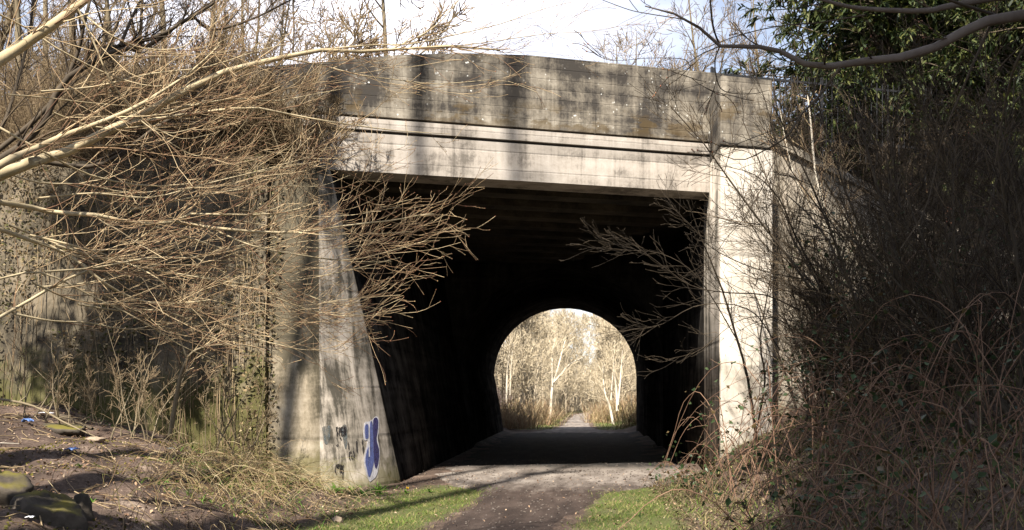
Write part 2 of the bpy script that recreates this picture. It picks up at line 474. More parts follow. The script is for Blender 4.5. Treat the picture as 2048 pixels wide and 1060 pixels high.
M['straw'] = leafmat('dead straw', [(.30, .215, .11), (.40, .30, .165), (.22, .145, .075), (.48, .39, .23), (.17, .105, .055), (.20, .19, .06)], .2, .8)
M['dimstraw'] = leafmat('shade-dimmed straw', [(.09, .062, .036), (.14, .10, .057), (.06, .042, .024), (.26, .20, .12)], .15, .85)  # straw darkened so the right bank's shade sits in its colour
M['grass'] = leafmat('green grass', [(.08, .14, .02), (.11, .18, .028), (.15, .20, .035), (.06, .11, .018), (.26, .24, .09), (.36, .29, .14)], .35)
M['weed'] = leafmat('fresh weed leaves', [(.09, .19, .025), (.13, .25, .035), (.07, .14, .02)], .35)
M['litter'] = leafmat('leaf litter', [(.15, .09, .055), (.22, .14, .085), (.30, .20, .125), (.10, .06, .04), (.38, .29, .20)], .1, .85)
M['bleaf'] = leafmat('bramble leaves', [(.022, .040, .014), (.035, .058, .020), (.05, .075, .03), (.085, .06, .025)], .15, .42)
M['deadleaf'] = leafmat('pale dead leaves', [(.38, .27, .14), (.26, .17, .08), (.46, .35, .2)], .3)
M['moss'] = leafmat('moss tufts', [(.10, .09, .012), (.14, .12, .018), (.07, .065, .012)], .15, .9)
M['conifer'] = leafmat('conifer foliage', [(.024, .038, .012), (.038, .055, .015), (.065, .08, .02), (.018, .03, .010), (.09, .095, .026)], .25, .6)
M['ivydead'] = leafmat('brown wall growth', [(.17, .12, .06), (.10, .085, .035), (.23, .17, .09), (.07, .075, .02), (.30, .24, .14)], .2, .8)
M['rust_brush'] = leafmat('rusty bracken', [(.30, .18, .10), (.38, .26, .16), (.46, .36, .23), (.36, .29, .17)], .2, .85)


def flat(name, c, rough=.8, spec=.2, metal=0):
    m, nt, b = newmat(name); t = node(nt, 'ShaderNodeTexCoord')
    nz = node(nt, 'ShaderNodeTexNoise', {'Vector': t.outputs['Object'], 'Scale': 14.0, 'Detail': 6.0, 'Roughness': .7})
    cc = mixc(nt, 1.0, c, ramp(nt, nz.outputs[0], [(.3, .7), (.7, 1.2)]), 'MULTIPLY')
    nt.links.new(cc, b.inputs['Base Color']); b.inputs['Roughness'].default_value = rough; b.inputs['Metallic'].default_value = metal
    return m


M['blue_paint'] = flat('blue spray paint', (.09, .115, .28)); M['navy_paint'] = flat('navy spray paint', (.035, .032, .10))
M['white_paint'] = flat('white spray paint', (.52, .51, .54)); M['black_paint'] = flat('black spray paint', (.03, .027, .03))
M['teal_paint'] = flat('teal spray paint', (.22, .255, .26)); M['red_paint'] = flat('red spray paint', (.36, .10, .10))
for k_ in ('blue_paint', 'navy_paint', 'white_paint', 'black_paint', 'teal_paint', 'red_paint'):   # worn spray paint: the concrete shows through in flecks
    nt_ = M[k_].node_tree; b_ = nt_.nodes['Principled BSDF']; g_ = node(nt_, 'ShaderNodeNewGeometry')
    w_ = node(nt_, 'ShaderNodeTexNoise', {'Vector': node(nt_, 'ShaderNodeMapping', {'Vector': g_.outputs['Position'], 'Scale': (1, 1, .35)}).outputs[0], 'Scale': 16.0, 'Detail': 8.0, 'Roughness': .75})
    lo_ = .30 if k_ != 'teal_paint' else .44
    nt_.links.new(ramp(nt_, w_.outputs[0], [(lo_, .15), (lo_ + .22, .92)]), b_.inputs['Alpha'])
M['steel'] = flat('dark fence steel', (.018, .019, .022), .6)
M['bluebag'] = flat('blue plastic', (.14, .24, .52), .35); M['whitebag'] = flat('white plastic', (.75, .75, .78), .4)
M['yellow'] = flat('yellow petals', (.75, .48, .02), .7)


def stone_mat(name, a, c, mossy):
    m, nt, b = newmat(name); t = node(nt, 'ShaderNodeTexCoord'); g = node(nt, 'ShaderNodeNewGeometry')
    n1 = node(nt, 'ShaderNodeTexNoise', {'Vector': t.outputs['Object'], 'Scale': 5.0, 'Detail': 9.0, 'Roughness': .7})
    cc = ramp(nt, n1.outputs[0], [(.32, a), (.66, c)])
    sz = node(nt, 'ShaderNodeSeparateXYZ', {0: g.outputs['Normal']})
    n2 = node(nt, 'ShaderNodeTexNoise', {'Vector': t.outputs['Object'], 'Scale': 3.0, 'Detail': 6.0})
    f = node(nt, 'ShaderNodeMath', {0: sz.outputs[2], 1: n2.outputs[0]}, operation='MULTIPLY')
    cc = mixc(nt, ramp(nt, f.outputs[0], [(.36, 0.0), (.52, mossy)]), cc, (.11, .095, .014))
    nt.links.new(cc, b.inputs['Base Color']); bump(nt, b, n1.outputs[0], .6, .03)
    return m


M['rock'] = stone_mat('mossy rock', (.022, .019, .015), (.085, .07, .054), .9)
M['pebble'] = stone_mat('bare stone', (.16, .12, .085), (.33, .26, .19), .15)


def ground_mat():
    m, nt, b = newmat('bank soil'); t = node(nt, 'ShaderNodeNewGeometry'); pos = t.outputs['Position']
    n1 = node(nt, 'ShaderNodeTexNoise', {'Vector': pos, 'Scale': 1.4, 'Detail': 9.0, 'Roughness': .68})
    n2 = node(nt, 'ShaderNodeTexNoise', {'Vector': pos, 'Scale': 28.0, 'Detail': 6.0, 'Roughness': .75})
    s = node(nt, 'ShaderNodeMath', {0: n2.outputs[0], 1: .7, 2: n1.outputs[0]}, operation='MULTIPLY_ADD')
    c = ramp(nt, s.outputs[0], [(.62, (.030, .021, .016)), (.84, (.070, .048, .036)), (1.04, (.135, .096, .074)), (1.2, (.26, .20, .15))])
    a = node(nt, 'ShaderNodeAttribute', attribute_name='turf')
    n3 = node(nt, 'ShaderNodeTexNoise', {'Vector': pos, 'Scale': 3.0, 'Detail': 7.0, 'Roughness': .7})
    f = node(nt, 'ShaderNodeMath', {0: a.outputs['Fac'], 1: n3.outputs[0]}, operation='MULTIPLY')
    tc_ = ramp(nt, n2.outputs[0], [(.35, (.035, .05, .012)), (.55, (.085, .10, .025)), (.7, (.19, .16, .07))])
    c = mixc(nt, ramp(nt, f.outputs[0], [(.25, 0.0), (.45, .85)]), c, tc_)
    nt.links.new(c, b.inputs['Base Color']); bump(nt, b, n2.outputs[0], .7, .04)
    return m


def path_mat():
    m, nt, b = newmat('dirt path'); t = node(nt, 'ShaderNodeNewGeometry'); pos = t.outputs['Position']
    n1 = node(nt, 'ShaderNodeTexNoise', {'Vector': node(nt, 'ShaderNodeMapping', {'Vector': pos, 'Scale': (2.0, .45, 1)}).outputs[0], 'Scale': 1.3, 'Detail': 8.0, 'Roughness': .65})
    n2 = node(nt, 'ShaderNodeTexNoise', {'Vector': pos, 'Scale': 40.0, 'Detail': 5.0, 'Roughness': .8})
    vo = node(nt, 'ShaderNodeTexVoronoi', {'Vector': pos, 'Scale': 30.0})
    s = node(nt, 'ShaderNodeMath', {0: n2.outputs[0], 1: .6, 2: n1.outputs[0]}, operation='MULTIPLY_ADD')
    wet = ramp(nt, s.outputs[0], [(.58, (.022, .015, .012)), (.8, (.042, .029, .023)), (1.02, (.078, .057, .046))])
    dry = ramp(nt, s.outputs[0], [(.58, (.09, .074, .062)), (.8, (.17, .145, .125)), (1.02, (.29, .255, .22))])
    sp = node(nt, 'ShaderNodeSeparateXYZ', {0: pos})
    yy = node(nt, 'ShaderNodeMath', {0: n1.outputs[0], 1: 4.0, 2: sp.outputs[1]}, operation='MULTIPLY_ADD')
    c = mixc(nt, ramp(nt, node(nt, 'ShaderNodeMapRange', {0: yy.outputs[0], 1: 19.0, 2: 22.0}).outputs[0], [(0, 0.0), (1, 1.0)]), wet, dry)
    tunnel_shade = ramp(nt, s.outputs[0], [(.58, (.010, .009, .008)), (.8, (.020, .018, .016)), (1.02, (.04, .036, .032))])  # the tunnel's shade put into a near-black path colour
    c = mixc(nt, ramp(nt, node(nt, 'ShaderNodeMapRange', {0: yy.outputs[0], 1: 24.5, 2: 50.0}).outputs[0], [(0, 0.0), (.06, 1.0), (.93, 1.0), (1, 0.0)]), c, tunnel_shade)
    pb = node(nt, 'ShaderNodeMath', {0: vo.outputs['Color'], 1: .93}, operation='GREATER_THAN')
    pd = node(nt, 'ShaderNodeMath', {0: vo.outputs['Distance'], 1: .42}, operation='LESS_THAN')
    pf = node(nt, 'ShaderNodeMath', {0: pb.outputs[0], 1: pd.outputs[0]}, operation='MULTIPLY')
    c = mixc(nt, pf.outputs[0], c, (.40, .36, .32))
    nt.links.new(c, b.inputs['Base Color']); bump(nt, b, n2.outputs[0], .6, .03)
    return m


M['gravel'] = stone_mat('dark gravel', (.05, .04, .033), (.15, .125, .105), .0)
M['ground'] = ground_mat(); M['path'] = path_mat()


# ------------------------------------------------------------------ ground and path
def grid_mesh(xs, ys, zf):
    X, Y = np.meshgrid(xs, ys); Z = zf(X, Y)
    v = np.stack([X, Y, Z], -1).reshape(-1, 3); nx, ny = len(xs), len(ys)
    i = np.arange(nx * ny).reshape(ny, nx)
    q = np.stack([i[:-1, :-1], i[:-1, 1:], i[1:, 1:], i[1:, :-1]], -1).reshape(-1, 4)
    return v, q


xs = np.concatenate([np.linspace(-400, -30, 12), np.linspace(-26, -14, 9), np.arange(-13, 9.01, .13), np.linspace(10, 30, 12), np.linspace(40, 400, 10)])
ys = np.concatenate([np.linspace(-150, -6, 10), np.arange(-4, 4, .5), np.arange(4, 20.6, .13), np.arange(21, 47, 1.3), np.arange(47, 80, .4), np.linspace(82, 130, 20), np.linspace(140, 900, 12)])
v, q = grid_mesh(xs, ys, H)
m = MB(); m.add(v, q); gnd = m.build('ground', M['ground'], None, True); tag(gnd, kind='structure')
X, Y = v[:, 0], v[:, 1]
off = np.abs(X - path_c(Y))
turf = sstep(.7, 1.1, off) * (1 - sstep(1.9, 3.0, off)) * (Y < 18.5) + .75 * sstep(.9, 1.5, off) * (1 - sstep(2.5, 6, off)) * (Y > 52)
at = gnd.data.attributes.new('turf', 'FLOAT', 'POINT'); at.data.foreach_set('value', turf.astype(np.float32))

py_ = np.concatenate([np.arange(2, 21, .15), np.arange(21, 47, .5), np.arange(47, 132, .6)])
hw = np.interp(py_, [0, 12, 15, 17.5, 19, 22, 46, 49, 56, 70, 130], [.74, .74, .9, 1.4, 2.6, 3.0, 3.0, 2.0, .95, .8, .7])
uu = np.linspace(-1, 1, 25)
edge = 1 + .25 * (vnoise(py_ * 1.7, 0 * py_, 9) - .5)
edge2 = 1 + .25 * (vnoise(py_ * 1.7, 0 * py_ + 50, 9) - .5)
Xp = path_c(py_)[:, None] + hw[:, None] * uu[None] * np.where(uu[None] < 0, edge[:, None], edge2[:, None])
Xp = np.clip(Xp, -3.45 - 10 * (py_[:, None] < 19), 3.0 + 10 * (py_[:, None] < 18))
Yp = np.repeat(py_[:, None], len(uu), 1)
Zp = H(Xp, Yp) + .014 - .05 * sstep(.85, 1, np.abs(uu))[None] + .012 * (vnoise(Xp * 5, Yp * 5, 4) - .5)
i = np.arange(Xp.size).reshape(Xp.shape)
m = MB(); m.add(np.stack([Xp, Yp, Zp], -1).reshape(-1, 3), np.stack([i[:-1, :-1], i[:-1, 1:], i[1:, 1:], i[1:, :-1]], -1).reshape(-1, 4))
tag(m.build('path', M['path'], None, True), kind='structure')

# ------------------------------------------------------------------ the bridge
TH = math.radians(19.1); ex = np.array([math.cos(TH), math.sin(TH), 0]); ey = np.array([-math.sin(TH), math.cos(TH), 0])
B0 = P(800, 965, 19.16); B0[2] = 0
SOF, PTOP = 5.92, 8.43


def FW(s, o, z):
    return B0 + ex * s + ey * o + np.array([0, 0, z])


def fpx(px, py, o=0.0):
    """along-face position and height of the photo pixel on the plane o behind the face"""
    p0 = np.array([0, 0, EYE]); d = P(px, py, 1.0) - p0
    t = ((B0 + ey * o - p0) @ ey) / (d @ ey); w = p0 + d * t
    return (w - B0) @ ex, w[2]


def planeY(x, o=0.0):
    return B0[1] + math.tan(TH) * (x - B0[0]) + o / math.cos(TH)


SR = fpx(1423, 300)[0]                    # where fascia meets the right pilaster
SLT = fpx(660, 340)[0]                    # top of the battered left jamb
bridge = thing('concrete_bridge', 'weathered concrete road bridge with stained parapet over the path', 'bridge', B0)


def fbox(mb, s0, s1, o0, o1, z0, z1):
    mb.loft([FW(s0, o0, z0), FW(s1, o0, z0), FW(s1, o0, z1), FW(s0, o0, z1)], [FW(s0, o1, z0), FW(s1, o1, z0), FW(s1, o1, z1), FW(s0, o1, z1)])


def bevel(o, w=.02, seg=2):
    b = o.modifiers.new('bevel', 'BEVEL'); b.width = w; b.segments = seg; b.limit_method = 'ANGLE'
    return o


SL = -2.7
m = MB(); fbox(m, -1.95, SR + .3, 0, .75, SOF, 6.655); bevel(m.build('fascia_beam', M['beam'], bridge))
m = MB(); fbox(m, -1.95, SR + .3, -.015, .7, 6.715, 6.93); bevel(m.build('string_course', M['beam'], bridge))
m = MB(); fbox(m, -1.95, SR + .3, .07, .65, 6.655, 6.715); fbox(m, -1.95, SR + .3, .10, .65, 6.93, 6.985); m.build('shadow_gap', M['gap'], bridge)
pk = [(SL, 7.72), (fpx(675, 120)[0], 7.98), (fpx(800, 115)[0], 8.2), (fpx(930, 115)[0], 8.35), (fpx(1060, 125)[0], 8.43), (SR + .3, 8.43), (SR + .3, 6.985), (SL, 6.985)]
m = MB(); m.loft([FW(a, .01, b) for a, b in pk[::-1]], [FW(a, .45, b) for a, b in pk[::-1]]); bevel(m.build('parapet', M['parapet'], bridge), .03)

# right pilaster: its inner side runs along the path, its front is parallel to the parapet
C0 = P(1441, 700, 19.4); CX = C0[0]
s_in = (C0 - B0) @ ex; o_fr = (C0 - B0) @ ey
s_out = fpx(1546, 600, o_fr)[0]
A = []; Bq = []
o_bk = .8
xin = CX
pA = np.array([xin, planeY(xin, o_fr), 0]); pB = FW(s_out, o_fr, 0); pC = FW(s_out, o_bk, 0); pD = np.array([xin, planeY(xin, o_bk), 0])


def prism(pts, z0, z1):
    m = MB(); m.loft([p * [1, 1, 0] + [0, 0, z0] for p in pts], [p * [1, 1, 0] + [0, 0, z1] for p in pts]); return m


bevel(prism([pA, pB, pC, pD], -.3, 6.49).build('pilaster', M['pilaster'], bridge), .025)
q_ = [pA + ex * .03 + ey * .03, pB - ex * .03 + ey * .03, pC - ex * .03, pD + ex * .03]
m = MB()
for zz0, zz1, pp in ((6.49, 6.545, q_),):
    m.loft([p * [1, 1, 0] + [0, 0, zz0] for p in pp], [p * [1, 1, 0] + [0, 0, zz1] for p in pp])
m.build('shadow_gap', M['gap'], bridge)
bevel(prism([pA, pB, pC, pD], 6.545, 7.88).build('pilaster_head', M['parapet'], bridge), .03)

m = MB(); yA, yD = planeY(xin, o_fr) + .03, planeY(xin, o_bk) - .02
m.box(xin - .018, xin + .002, yA, yD, -.25, 6.48); m.build('pilaster_side', M['abut'], bridge)  # thin darker slab: dirt, plus the side's weak grazing light put into colour
# left jamb: splayed, battered face with the graffiti, then the battered inner wall
A_ = G(640, 985); Bb = B0.copy(); TB = FW(SLT, 0.02, SOF); TA = TB + .14 * (A_ - Bb)
back_b = Bb + np.array([0, 13.5, 0]); back_t = np.array([-4.35, Bb[1] + 13.5, SOF])
m = MB()
lo = [A_, Bb, back_b, np.array([-8, back_b[1], 0]), A_ + np.array([-3.0, 1.6, 0])]
hi = [TA, TB, back_t, np.array([-8, back_b[1], SOF]), TA + np.array([-3.0, 1.6, 0])]
K_ = 12
for a, b, c, d in ((A_, Bb, TB, TA),):
    pass
m.loft(lo, hi)
jamb = m.build('jamb', M['abut'], bridge)
# inner walls and slab soffit of the concrete part
m = MB()
xr = CX + .02; yb = back_b[1]
m.loft([(xr, planeY(xr, .8), -.2), (6, planeY(6, .8), -.2), (6, planeY(6, .8), SOF), (xr, planeY(xr, .8), SOF)],
       [(xr, yb, -.2), (6, yb, -.2), (6, yb, SOF), (xr, yb, SOF)])
m.build('inner_wall', M['shaded'], bridge)
m = MB(); o_ = .012
m.add([Bb + [o_, .03, 0], back_b + [o_, 0, 0], back_t + [o_, 0, 0], TB + [o_, .03, 0]], [[0, 1, 2, 3]])
m.build('inner_wall', M['shaded'], bridge)  # sheet over the jamb's inner face, with its shade in the colour
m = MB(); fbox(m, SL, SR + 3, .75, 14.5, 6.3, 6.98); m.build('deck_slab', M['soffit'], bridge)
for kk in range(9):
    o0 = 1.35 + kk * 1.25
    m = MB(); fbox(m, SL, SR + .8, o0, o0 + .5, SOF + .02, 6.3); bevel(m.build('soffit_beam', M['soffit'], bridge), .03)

# graffiti on the splayed face: paint lying on the wall
fn = np.cross(Bb - A_, TA - A_); fn /= np.linalg.norm(fn)
if fn[1] > 0: fn = -fn


def jface(px, py, off=.004):
    p0 = np.array([0, 0, EYE]); d = P(px, py, 1.0) - p0
    t = ((A_ - p0) @ fn) / (d @ fn)
    return p0 + d * t + fn * off


def paint_poly(name, mat, pts, off, parent=bridge, face=jface):
    m = MB(); m.loft([face(x, y, off) for x, y in pts], [face(x, y, off - .003) for x, y in pts]); return m.build(name, mat, parent)


def smooth_closed(pts, k=40):
    p = np.array(pts, float); n = len(p); out = []
    for t in np.linspace(0, n, k, endpoint=False):
        i = int(t); f = t - i; a, b, c, d = p[(i - 1) % n], p[i % n], p[(i + 1) % n], p[(i + 2) % n]
        out.append(.5 * (2 * b + (c - a) * f + (2 * a - 5 * b + 4 * c - d) * f * f + (3 * b - a - 3 * c + d) * f ** 3))
    return out


def strokes(name, mat, lines, wpx, off, face=jface, parent=bridge):
    m = MB()
    for l in lines:
        p = [np.array(x, float) for x in l]
        for a, b in zip(p[:-1], p[1:]):
            t = (b - a) / (np.linalg.norm(b - a) + 1e-9); n = np.array([-t[1], t[0]]) * wpx / 2; a2 = a - t * wpx * .3; b2 = b + t * wpx * .3
            m.add([face(*(a2 - n), off), face(*(a2 + n), off), face(*(b2 + n), off), face(*(b2 - n), off)], [[0, 1, 2, 3]])
    return m.build(name, mat, parent)


def gx(x, y): return (640 + x * 140 / 1060, 830 + y * 140 / 1060)


white = [gx(*p) for p in [(668, 130), (735, 100), (800, 60), (850, 20), (890, 80), (885, 250), (870, 360), (900, 520), (895, 690), (860, 900), (790, 985), (740, 1000), (690, 860), (662, 700), (680, 560), (720, 390), (662, 370)]]
paint_poly('graffiti', M['white_paint'], smooth_closed(white, 60), .006)
paint_poly('graffiti', M['navy_paint'], smooth_closed([gx(*p) for p in [(800, 90), (845, 40), (875, 90), (865, 260), (850, 370), (888, 530), (880, 700), (845, 810), (815, 720), (805, 400)]], 40), .010)
paint_poly('graffiti', M['blue_paint'], smooth_closed([gx(*p) for p in [(752, 130), (785, 110), (798, 250), (802, 520), (812, 690), (745, 940), (700, 800), (682, 700), (700, 560), (745, 420)]], 40), .010)
paint_poly('graffiti', M['blue_paint'], smooth_closed([gx(*p) for p in [(680, 160), (722, 145), (730, 250), (728, 340), (685, 355), (676, 260)]], 24), .010)
strokes('graffiti', M['white_paint'], [[gx(737, 170), gx(738, 420), gx(738, 630)]], 2.4, .014)
tags = [[(262, 185), (245, 190), (247, 240), (258, 265), (250, 310)], [(285, 300), (285, 190), (305, 200), (310, 245), (285, 250)], [(345, 185), (318, 190), (322, 310), (345, 305)], [(322, 250), (342, 248)], [(360, 310), (362, 180), (382, 300), (384, 180)],
        [(300, 345), (315, 370)], [(245, 462), (268, 450)], [(425, 420), (430, 460), (432, 510)], [(548, 400), (553, 480), (560, 560)], [(640, 380), (636, 430)], [(655, 480), (645, 500), (650, 575)],
        [(462, 560), (440, 570), (438, 640), (445, 670)], [(470, 620), (476, 665)], [(500, 545), (512, 600), (505, 668)],
        [(250, 755), (228, 790), (226, 860), (240, 890)], [(268, 750), (258, 800), (272, 790), (285, 750), (268, 750)], [(300, 870), (305, 755), (322, 770), (318, 815), (305, 820), (328, 880)], [(350, 760), (335, 790), (345, 850), (338, 960)]]
for a_, b_ in ((0, 6), (6, 11), (11, 14), (14, 18)):
    strokes('graffiti', M['black_paint'], [[gx(*p) for p in l] for l in tags[a_:b_]], 2.4, .007)
paint_poly('graffiti', M['teal_paint'], smooth_closed([gx(*p) for p in [(30, 190), (110, 170), (150, 165), (150, 300), (120, 430), (80, 440), (60, 360)]], 20), .003)
paint_poly('graffiti', M['teal_paint'], smooth_closed([gx(*p) for p in [(335, 170), (400, 165), (410, 420), (385, 520), (360, 430), (340, 320)]], 20), .003)

# brick-built older tunnel behind the concrete span
tun = thing('arch_tunnel', 'dark shade-blackened arched tunnel behind the concrete span', 'tunnel', (-.3, yb, 0))
prof = [(-3.35, -.1), (-3.8, 3.0)]
cx, cz, rr_ = -.45, 2.75, 3.33
prof = [(-3.32, -.1), (-3.55, 1.4), (-3.80, 2.75)] + [(cx + rr_ * math.cos(a), cz + 3.12 * math.sin(a)) for a in np.linspace(math.pi, 0, 22)[1:-1]] + [(2.89, 2.75), (2.9, 1.4), (2.9, -.1)]
outer = [(-9, -.1), (-9, 1.4), (-9, 2.75)] + [(cx + 9 * math.cos(a) if abs(math.cos(a)) > .98 else np.clip(cx + 10 * math.cos(a), -9, 8), min(6.98, cz + 9 * math.sin(a))) for a in np.linspace(math.pi, 0, 22)[1:-1]] + [(8, 2.75), (8, 1.4), (8, -.1)]
y0, y1 = yb + .02, 47.2
m = MB(); k = len(prof)
vv = [(x, y, z) for (pr, y) in ((prof, y0), (prof, y1), (outer, y0), (outer, y1)) for x, z in pr]
fa = []
for i in range(k - 1):
    fa += [[i, i + 1, k + i + 1, k + i], [2 * k + i, 3 * k + i, 3 * k + i + 1, 2 * k + i + 1], [i, 2 * k + i, 2 * k + i + 1, i + 1], [k + i, k + i + 1, 3 * k + i + 1, 3 * k + i]]
m.add(vv, fa); m.build('vault', M['shaded'], tun)
m = MB(); m.box(-14, 13, y1 - .5, y1 - .02, 6.7, 8.3); m.box(-16, -8.9, y1 - .5, y1 - .02, -.2, 6.7); m.box(7.9, 15, y1 - .5, y1 - .02, -.2, 6.7); m.build('far_parapet', M['oldwall'], tun)

# ------------------------------------------------------------------ wing walls and embankments
DL = np.array([-1, .05, 0])               # left wing wall runs off to the left
nearw = thing('wing_wall', 'clean battered concrete wing wall beside the graffiti on the left', 'wall', A_)
m = MB(); L1 = .92
lo = [A_ + DL * 0.0, A_ + DL * L1, A_ + DL * L1 + [0, 3, 0], A_ + [-.3, 3, 0]]
hi = [TA.copy(), TA + DL * L1, TA + DL * L1 + [0, 1.5, 0], TA + [-.3, 1.5, 0]]
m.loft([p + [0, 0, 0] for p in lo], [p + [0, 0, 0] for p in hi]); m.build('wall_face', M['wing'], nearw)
oldw = thing('retaining_wall', 'old mossy retaining wall with brown growth on the left', 'wall', A_ + DL * 4)
m = MB(); NS = 60; NZ = 26
sg = np.linspace(L1 + .02, 16, NS); tg = np.linspace(0, 1, NZ)
pts = []
for t in tg:
    for s in sg:
        lo_ = A_ + DL * s; hi_ = TA + DL * s + np.array([0, 0, 0])
        p = lo_ * (1 - t) + hi_ * t; p[2] = -.3 + t * (6.1 + .3)
        p[1] -= .05 + .10 * vnoise(s * 2.2, t * 14, 21) + .05 * vnoise(s * 6, t * 36, 22)
        pts.append(p)
i = np.arange(NS * NZ).reshape(NZ, NS)
m.add(pts, np.stack([i[:-1, :-1], i[:-1, 1:], i[1:, 1:], i[1:, :-1]], -1).reshape(-1, 4))
e0 = [pts[i[r, 0]] for r in range(NZ)]; e1 = [p + np.array([0, 1.2, 0]) for p in e0]
m.add(e0 + e1, [[r, r + 1, NZ + r + 1, NZ + r] for r in range(NZ - 1)])
m.build('wall_face', M['oldwall'], oldw, True)

rw = thing('wing_wall', 'concrete wing wall with sloping top behind the thicket on the right', 'wall', FW(s_out + 3, .4, 0))
s0 = s_out - .05; s1 = s0 + 9
zt0 = 7.35; zt1 = 4.0
m = MB()
m.loft([FW(s0, 0.05, -.3), FW(s1, 0.05, -.3), FW(s1, .05, zt1), FW(s0, .05, zt0)], [FW(s0, .6, -.3), FW(s1, .6, -.3), FW(s1, .6, zt1), FW(s0, .6, zt0)]); m.build('wall_face', M['rwing'], rw)
m = MB()
m.loft([FW(s0, -.05, zt0), FW(s1, -.05, zt1), FW(s1, -.05, zt1 + .16), FW(s0, -.05, zt0 + .16)], [FW(s0, .66, zt0), FW(s1, .66, zt1), FW(s1, .66, zt1 + .16), FW(s0, .66, zt0 + .16)])
bevel(m.build('coping', M['rwing'], rw), .02)


def HL(X, Y):      # embankment left of the bridge
    yy = Y - (TA[1] + .25)
    return 6.0 + 1.1 * sstep(0, 2.5, yy) + 2.2 * sstep(5.5, 9, -X) * sstep(1.5, 7, yy) + (vnoise(X * .9, Y * .9, 31) - .5) * .5 * sstep(.3, 2, yy)


def HR(X, Y):      # embankment right of the bridge
    s = X * math.cos(TH) + Y * math.sin(TH) - (B0 @ ex); o = -X * math.sin(TH) + Y * math.cos(TH) - (B0 @ ey)
    ztop = zt0 + .05 + (s - s0) / 9 * (zt1 - zt0)
    return np.minimum(ztop, 7.3) * (1 - sstep(.6, 3.5, o)) + 7.0 * sstep(.6, 3.5, o) + (vnoise(X * .9, Y * .9, 33) - .5) * .35 * sstep(.7, 2, o)


v, q = grid_mesh(np.concatenate([np.linspace(-60, -20, 9), np.arange(-19, -4.4, .3)]), np.concatenate([np.arange(TA[1] + .25, 30, .3), np.linspace(31, 47, 12)]), HL)
m = MB(); m.add(v, q); tag(m.build('embankment', M['ground'], None, True), kind='structure')
gs, go = np.meshgrid(np.concatenate([np.arange(s0 - .3, s0 + 9, .3), np.linspace(s0 + 10, s0 + 50, 9)]), np.concatenate([np.arange(.55, 10, .3), np.linspace(11, 30, 12)]))
Xr = B0[0] + ex[0] * gs + ey[0] * go; Yr = B0[1] + ex[1] * gs + ey[1] * go
i = np.arange(gs.size).reshape(gs.shape)
m = MB(); m.add(np.stack([Xr, Yr, HR(Xr, Yr)], -1).reshape(-1, 3), np.stack([i[:-1, :-1], i[:-1, 1:], i[1:, 1:], i[1:, :-1]], -1).reshape(-1, 4))
tag(m.build('embankment', M['ground'], None, True), kind='structure')
fbx = MB(); fbx.loft([FW(SL, .46, 6.99), FW(SR + 1, .46, 6.99), FW(SR + 1, .46, 7.02), FW(SL, .46, 7.02)], [FW(SL, 25, 6.99), FW(SR + 1, 25, 6.99), FW(SR + 1, 25, 7.02), FW(SL, 25, 7.02)])
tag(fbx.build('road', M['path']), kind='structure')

# steel fence along the road on the right
fen = thing('railing_fence', 'dark steel railing fence on the bank right of the bridge', 'fence', FW(s_out + 1, 1.2, 7.2))
m = MB(); ns_ = 46
f0 = s_out + .1; f1 = s_out + 8.5
for z in (7.55, 8.85):
    m.loft([FW(f0, 1.3, z), FW(f1, 1.3, z), FW(f1, 1.3, z + .05), FW(f0, 1.3, z + .05)], [FW(f0, 1.35, z), FW(f1, 1.35, z), FW(f1, 1.35, z + .05), FW(f0, 1.35, z + .05)])
m.build('rail', M['steel'], fen)
m = MB()
for s in np.arange(f0, f1, .15):
    m.tubes(np.array([FW(s, 1.28, 7.1), FW(s, 1.28, 9.0)]), np.array([.014, .014]), 4)
tag(m.build('bars', M['steel'], fen))
for s in np.arange(f0, f1 + .1, 2.8):
    m = MB(); fbox(m, s - .025, s + .025, 1.36, 1.42, 6.8, 9.05); m.build('post', M['steel'], fen)


# ------------------------------------------------------------------ the big foreground tree on the left
def limb(pts, r0, r1, d0, d1, K=16, dj=0.25):
    """a limb followed through the photo with its own distance along the way"""
    n = len(pts); ds = np.linspace(d0, d1, n) + rng.normal(size=n) * dj * .4
    p = resample([P(x, y, d) for (x, y), d in zip(pts, ds)], K)
    return p, np.linspace(r0, r1, K)


def grow_tree(t, limbs, mat_l, mat_t, mat_b, dens=4.6, l1=1.3, l2=.6, l3=.22, up=.03, bias=(.3, 0, .2), ang=(12, 42), budr=.0032, r_min=.0017, n3=1.1, part='limb', cap=.0042, n2=2.7):
    o = np.array(t['_o'])
    Pp = np.stack([l[0] for l in limbs]); Rp = np.stack([l[1] for l in limbs])
    Ls = np.linalg.norm(np.diff(Pp, axis=1), axis=2).sum(1)
    a1, r1, t1 = spawn(Pp, Rp, dens * Ls, .06, 1.0, l1, ang, up, .09, 8, .55, cap * 1.3, bias, .25, .68)
    a2, r2, _ = spawn(a1, r1, n2, .12, 1.0, l2, ang, up, .13, 6, .7, cap * .8, bias, .2, .5)
    a3, r3, _ = spawn(a2, r2, n3, .15, 1.0, l3, ang, up, .16, 4, .75, cap * .6, bias, .2, .4)
    for i_, (p, r) in enumerate(limbs):
        m = MB(); m.tubes(p, r, 8); m.build(part, mat_l[min(i_, len(mat_l) - 1)] if isinstance(mat_l, list) else mat_l, t, True)
    m = MB()
    for a, r in ((a1, r1), (a2, r2), (a3, r3)):
        m.tubes(a, np.maximum(r, r_min), 4)
    m.build('twigs', mat_t, t)
    if mat_b is not None:
        m = MB()
        tips = np.concatenate([a2[:, -1], a3[:, -1], a3[:, 2], a2[:, 3], a1[:, -1]])
        m.blobs(tips, budr * rng.uniform(.6, 1.4, len(tips))); m.build('buds', mat_b, t)


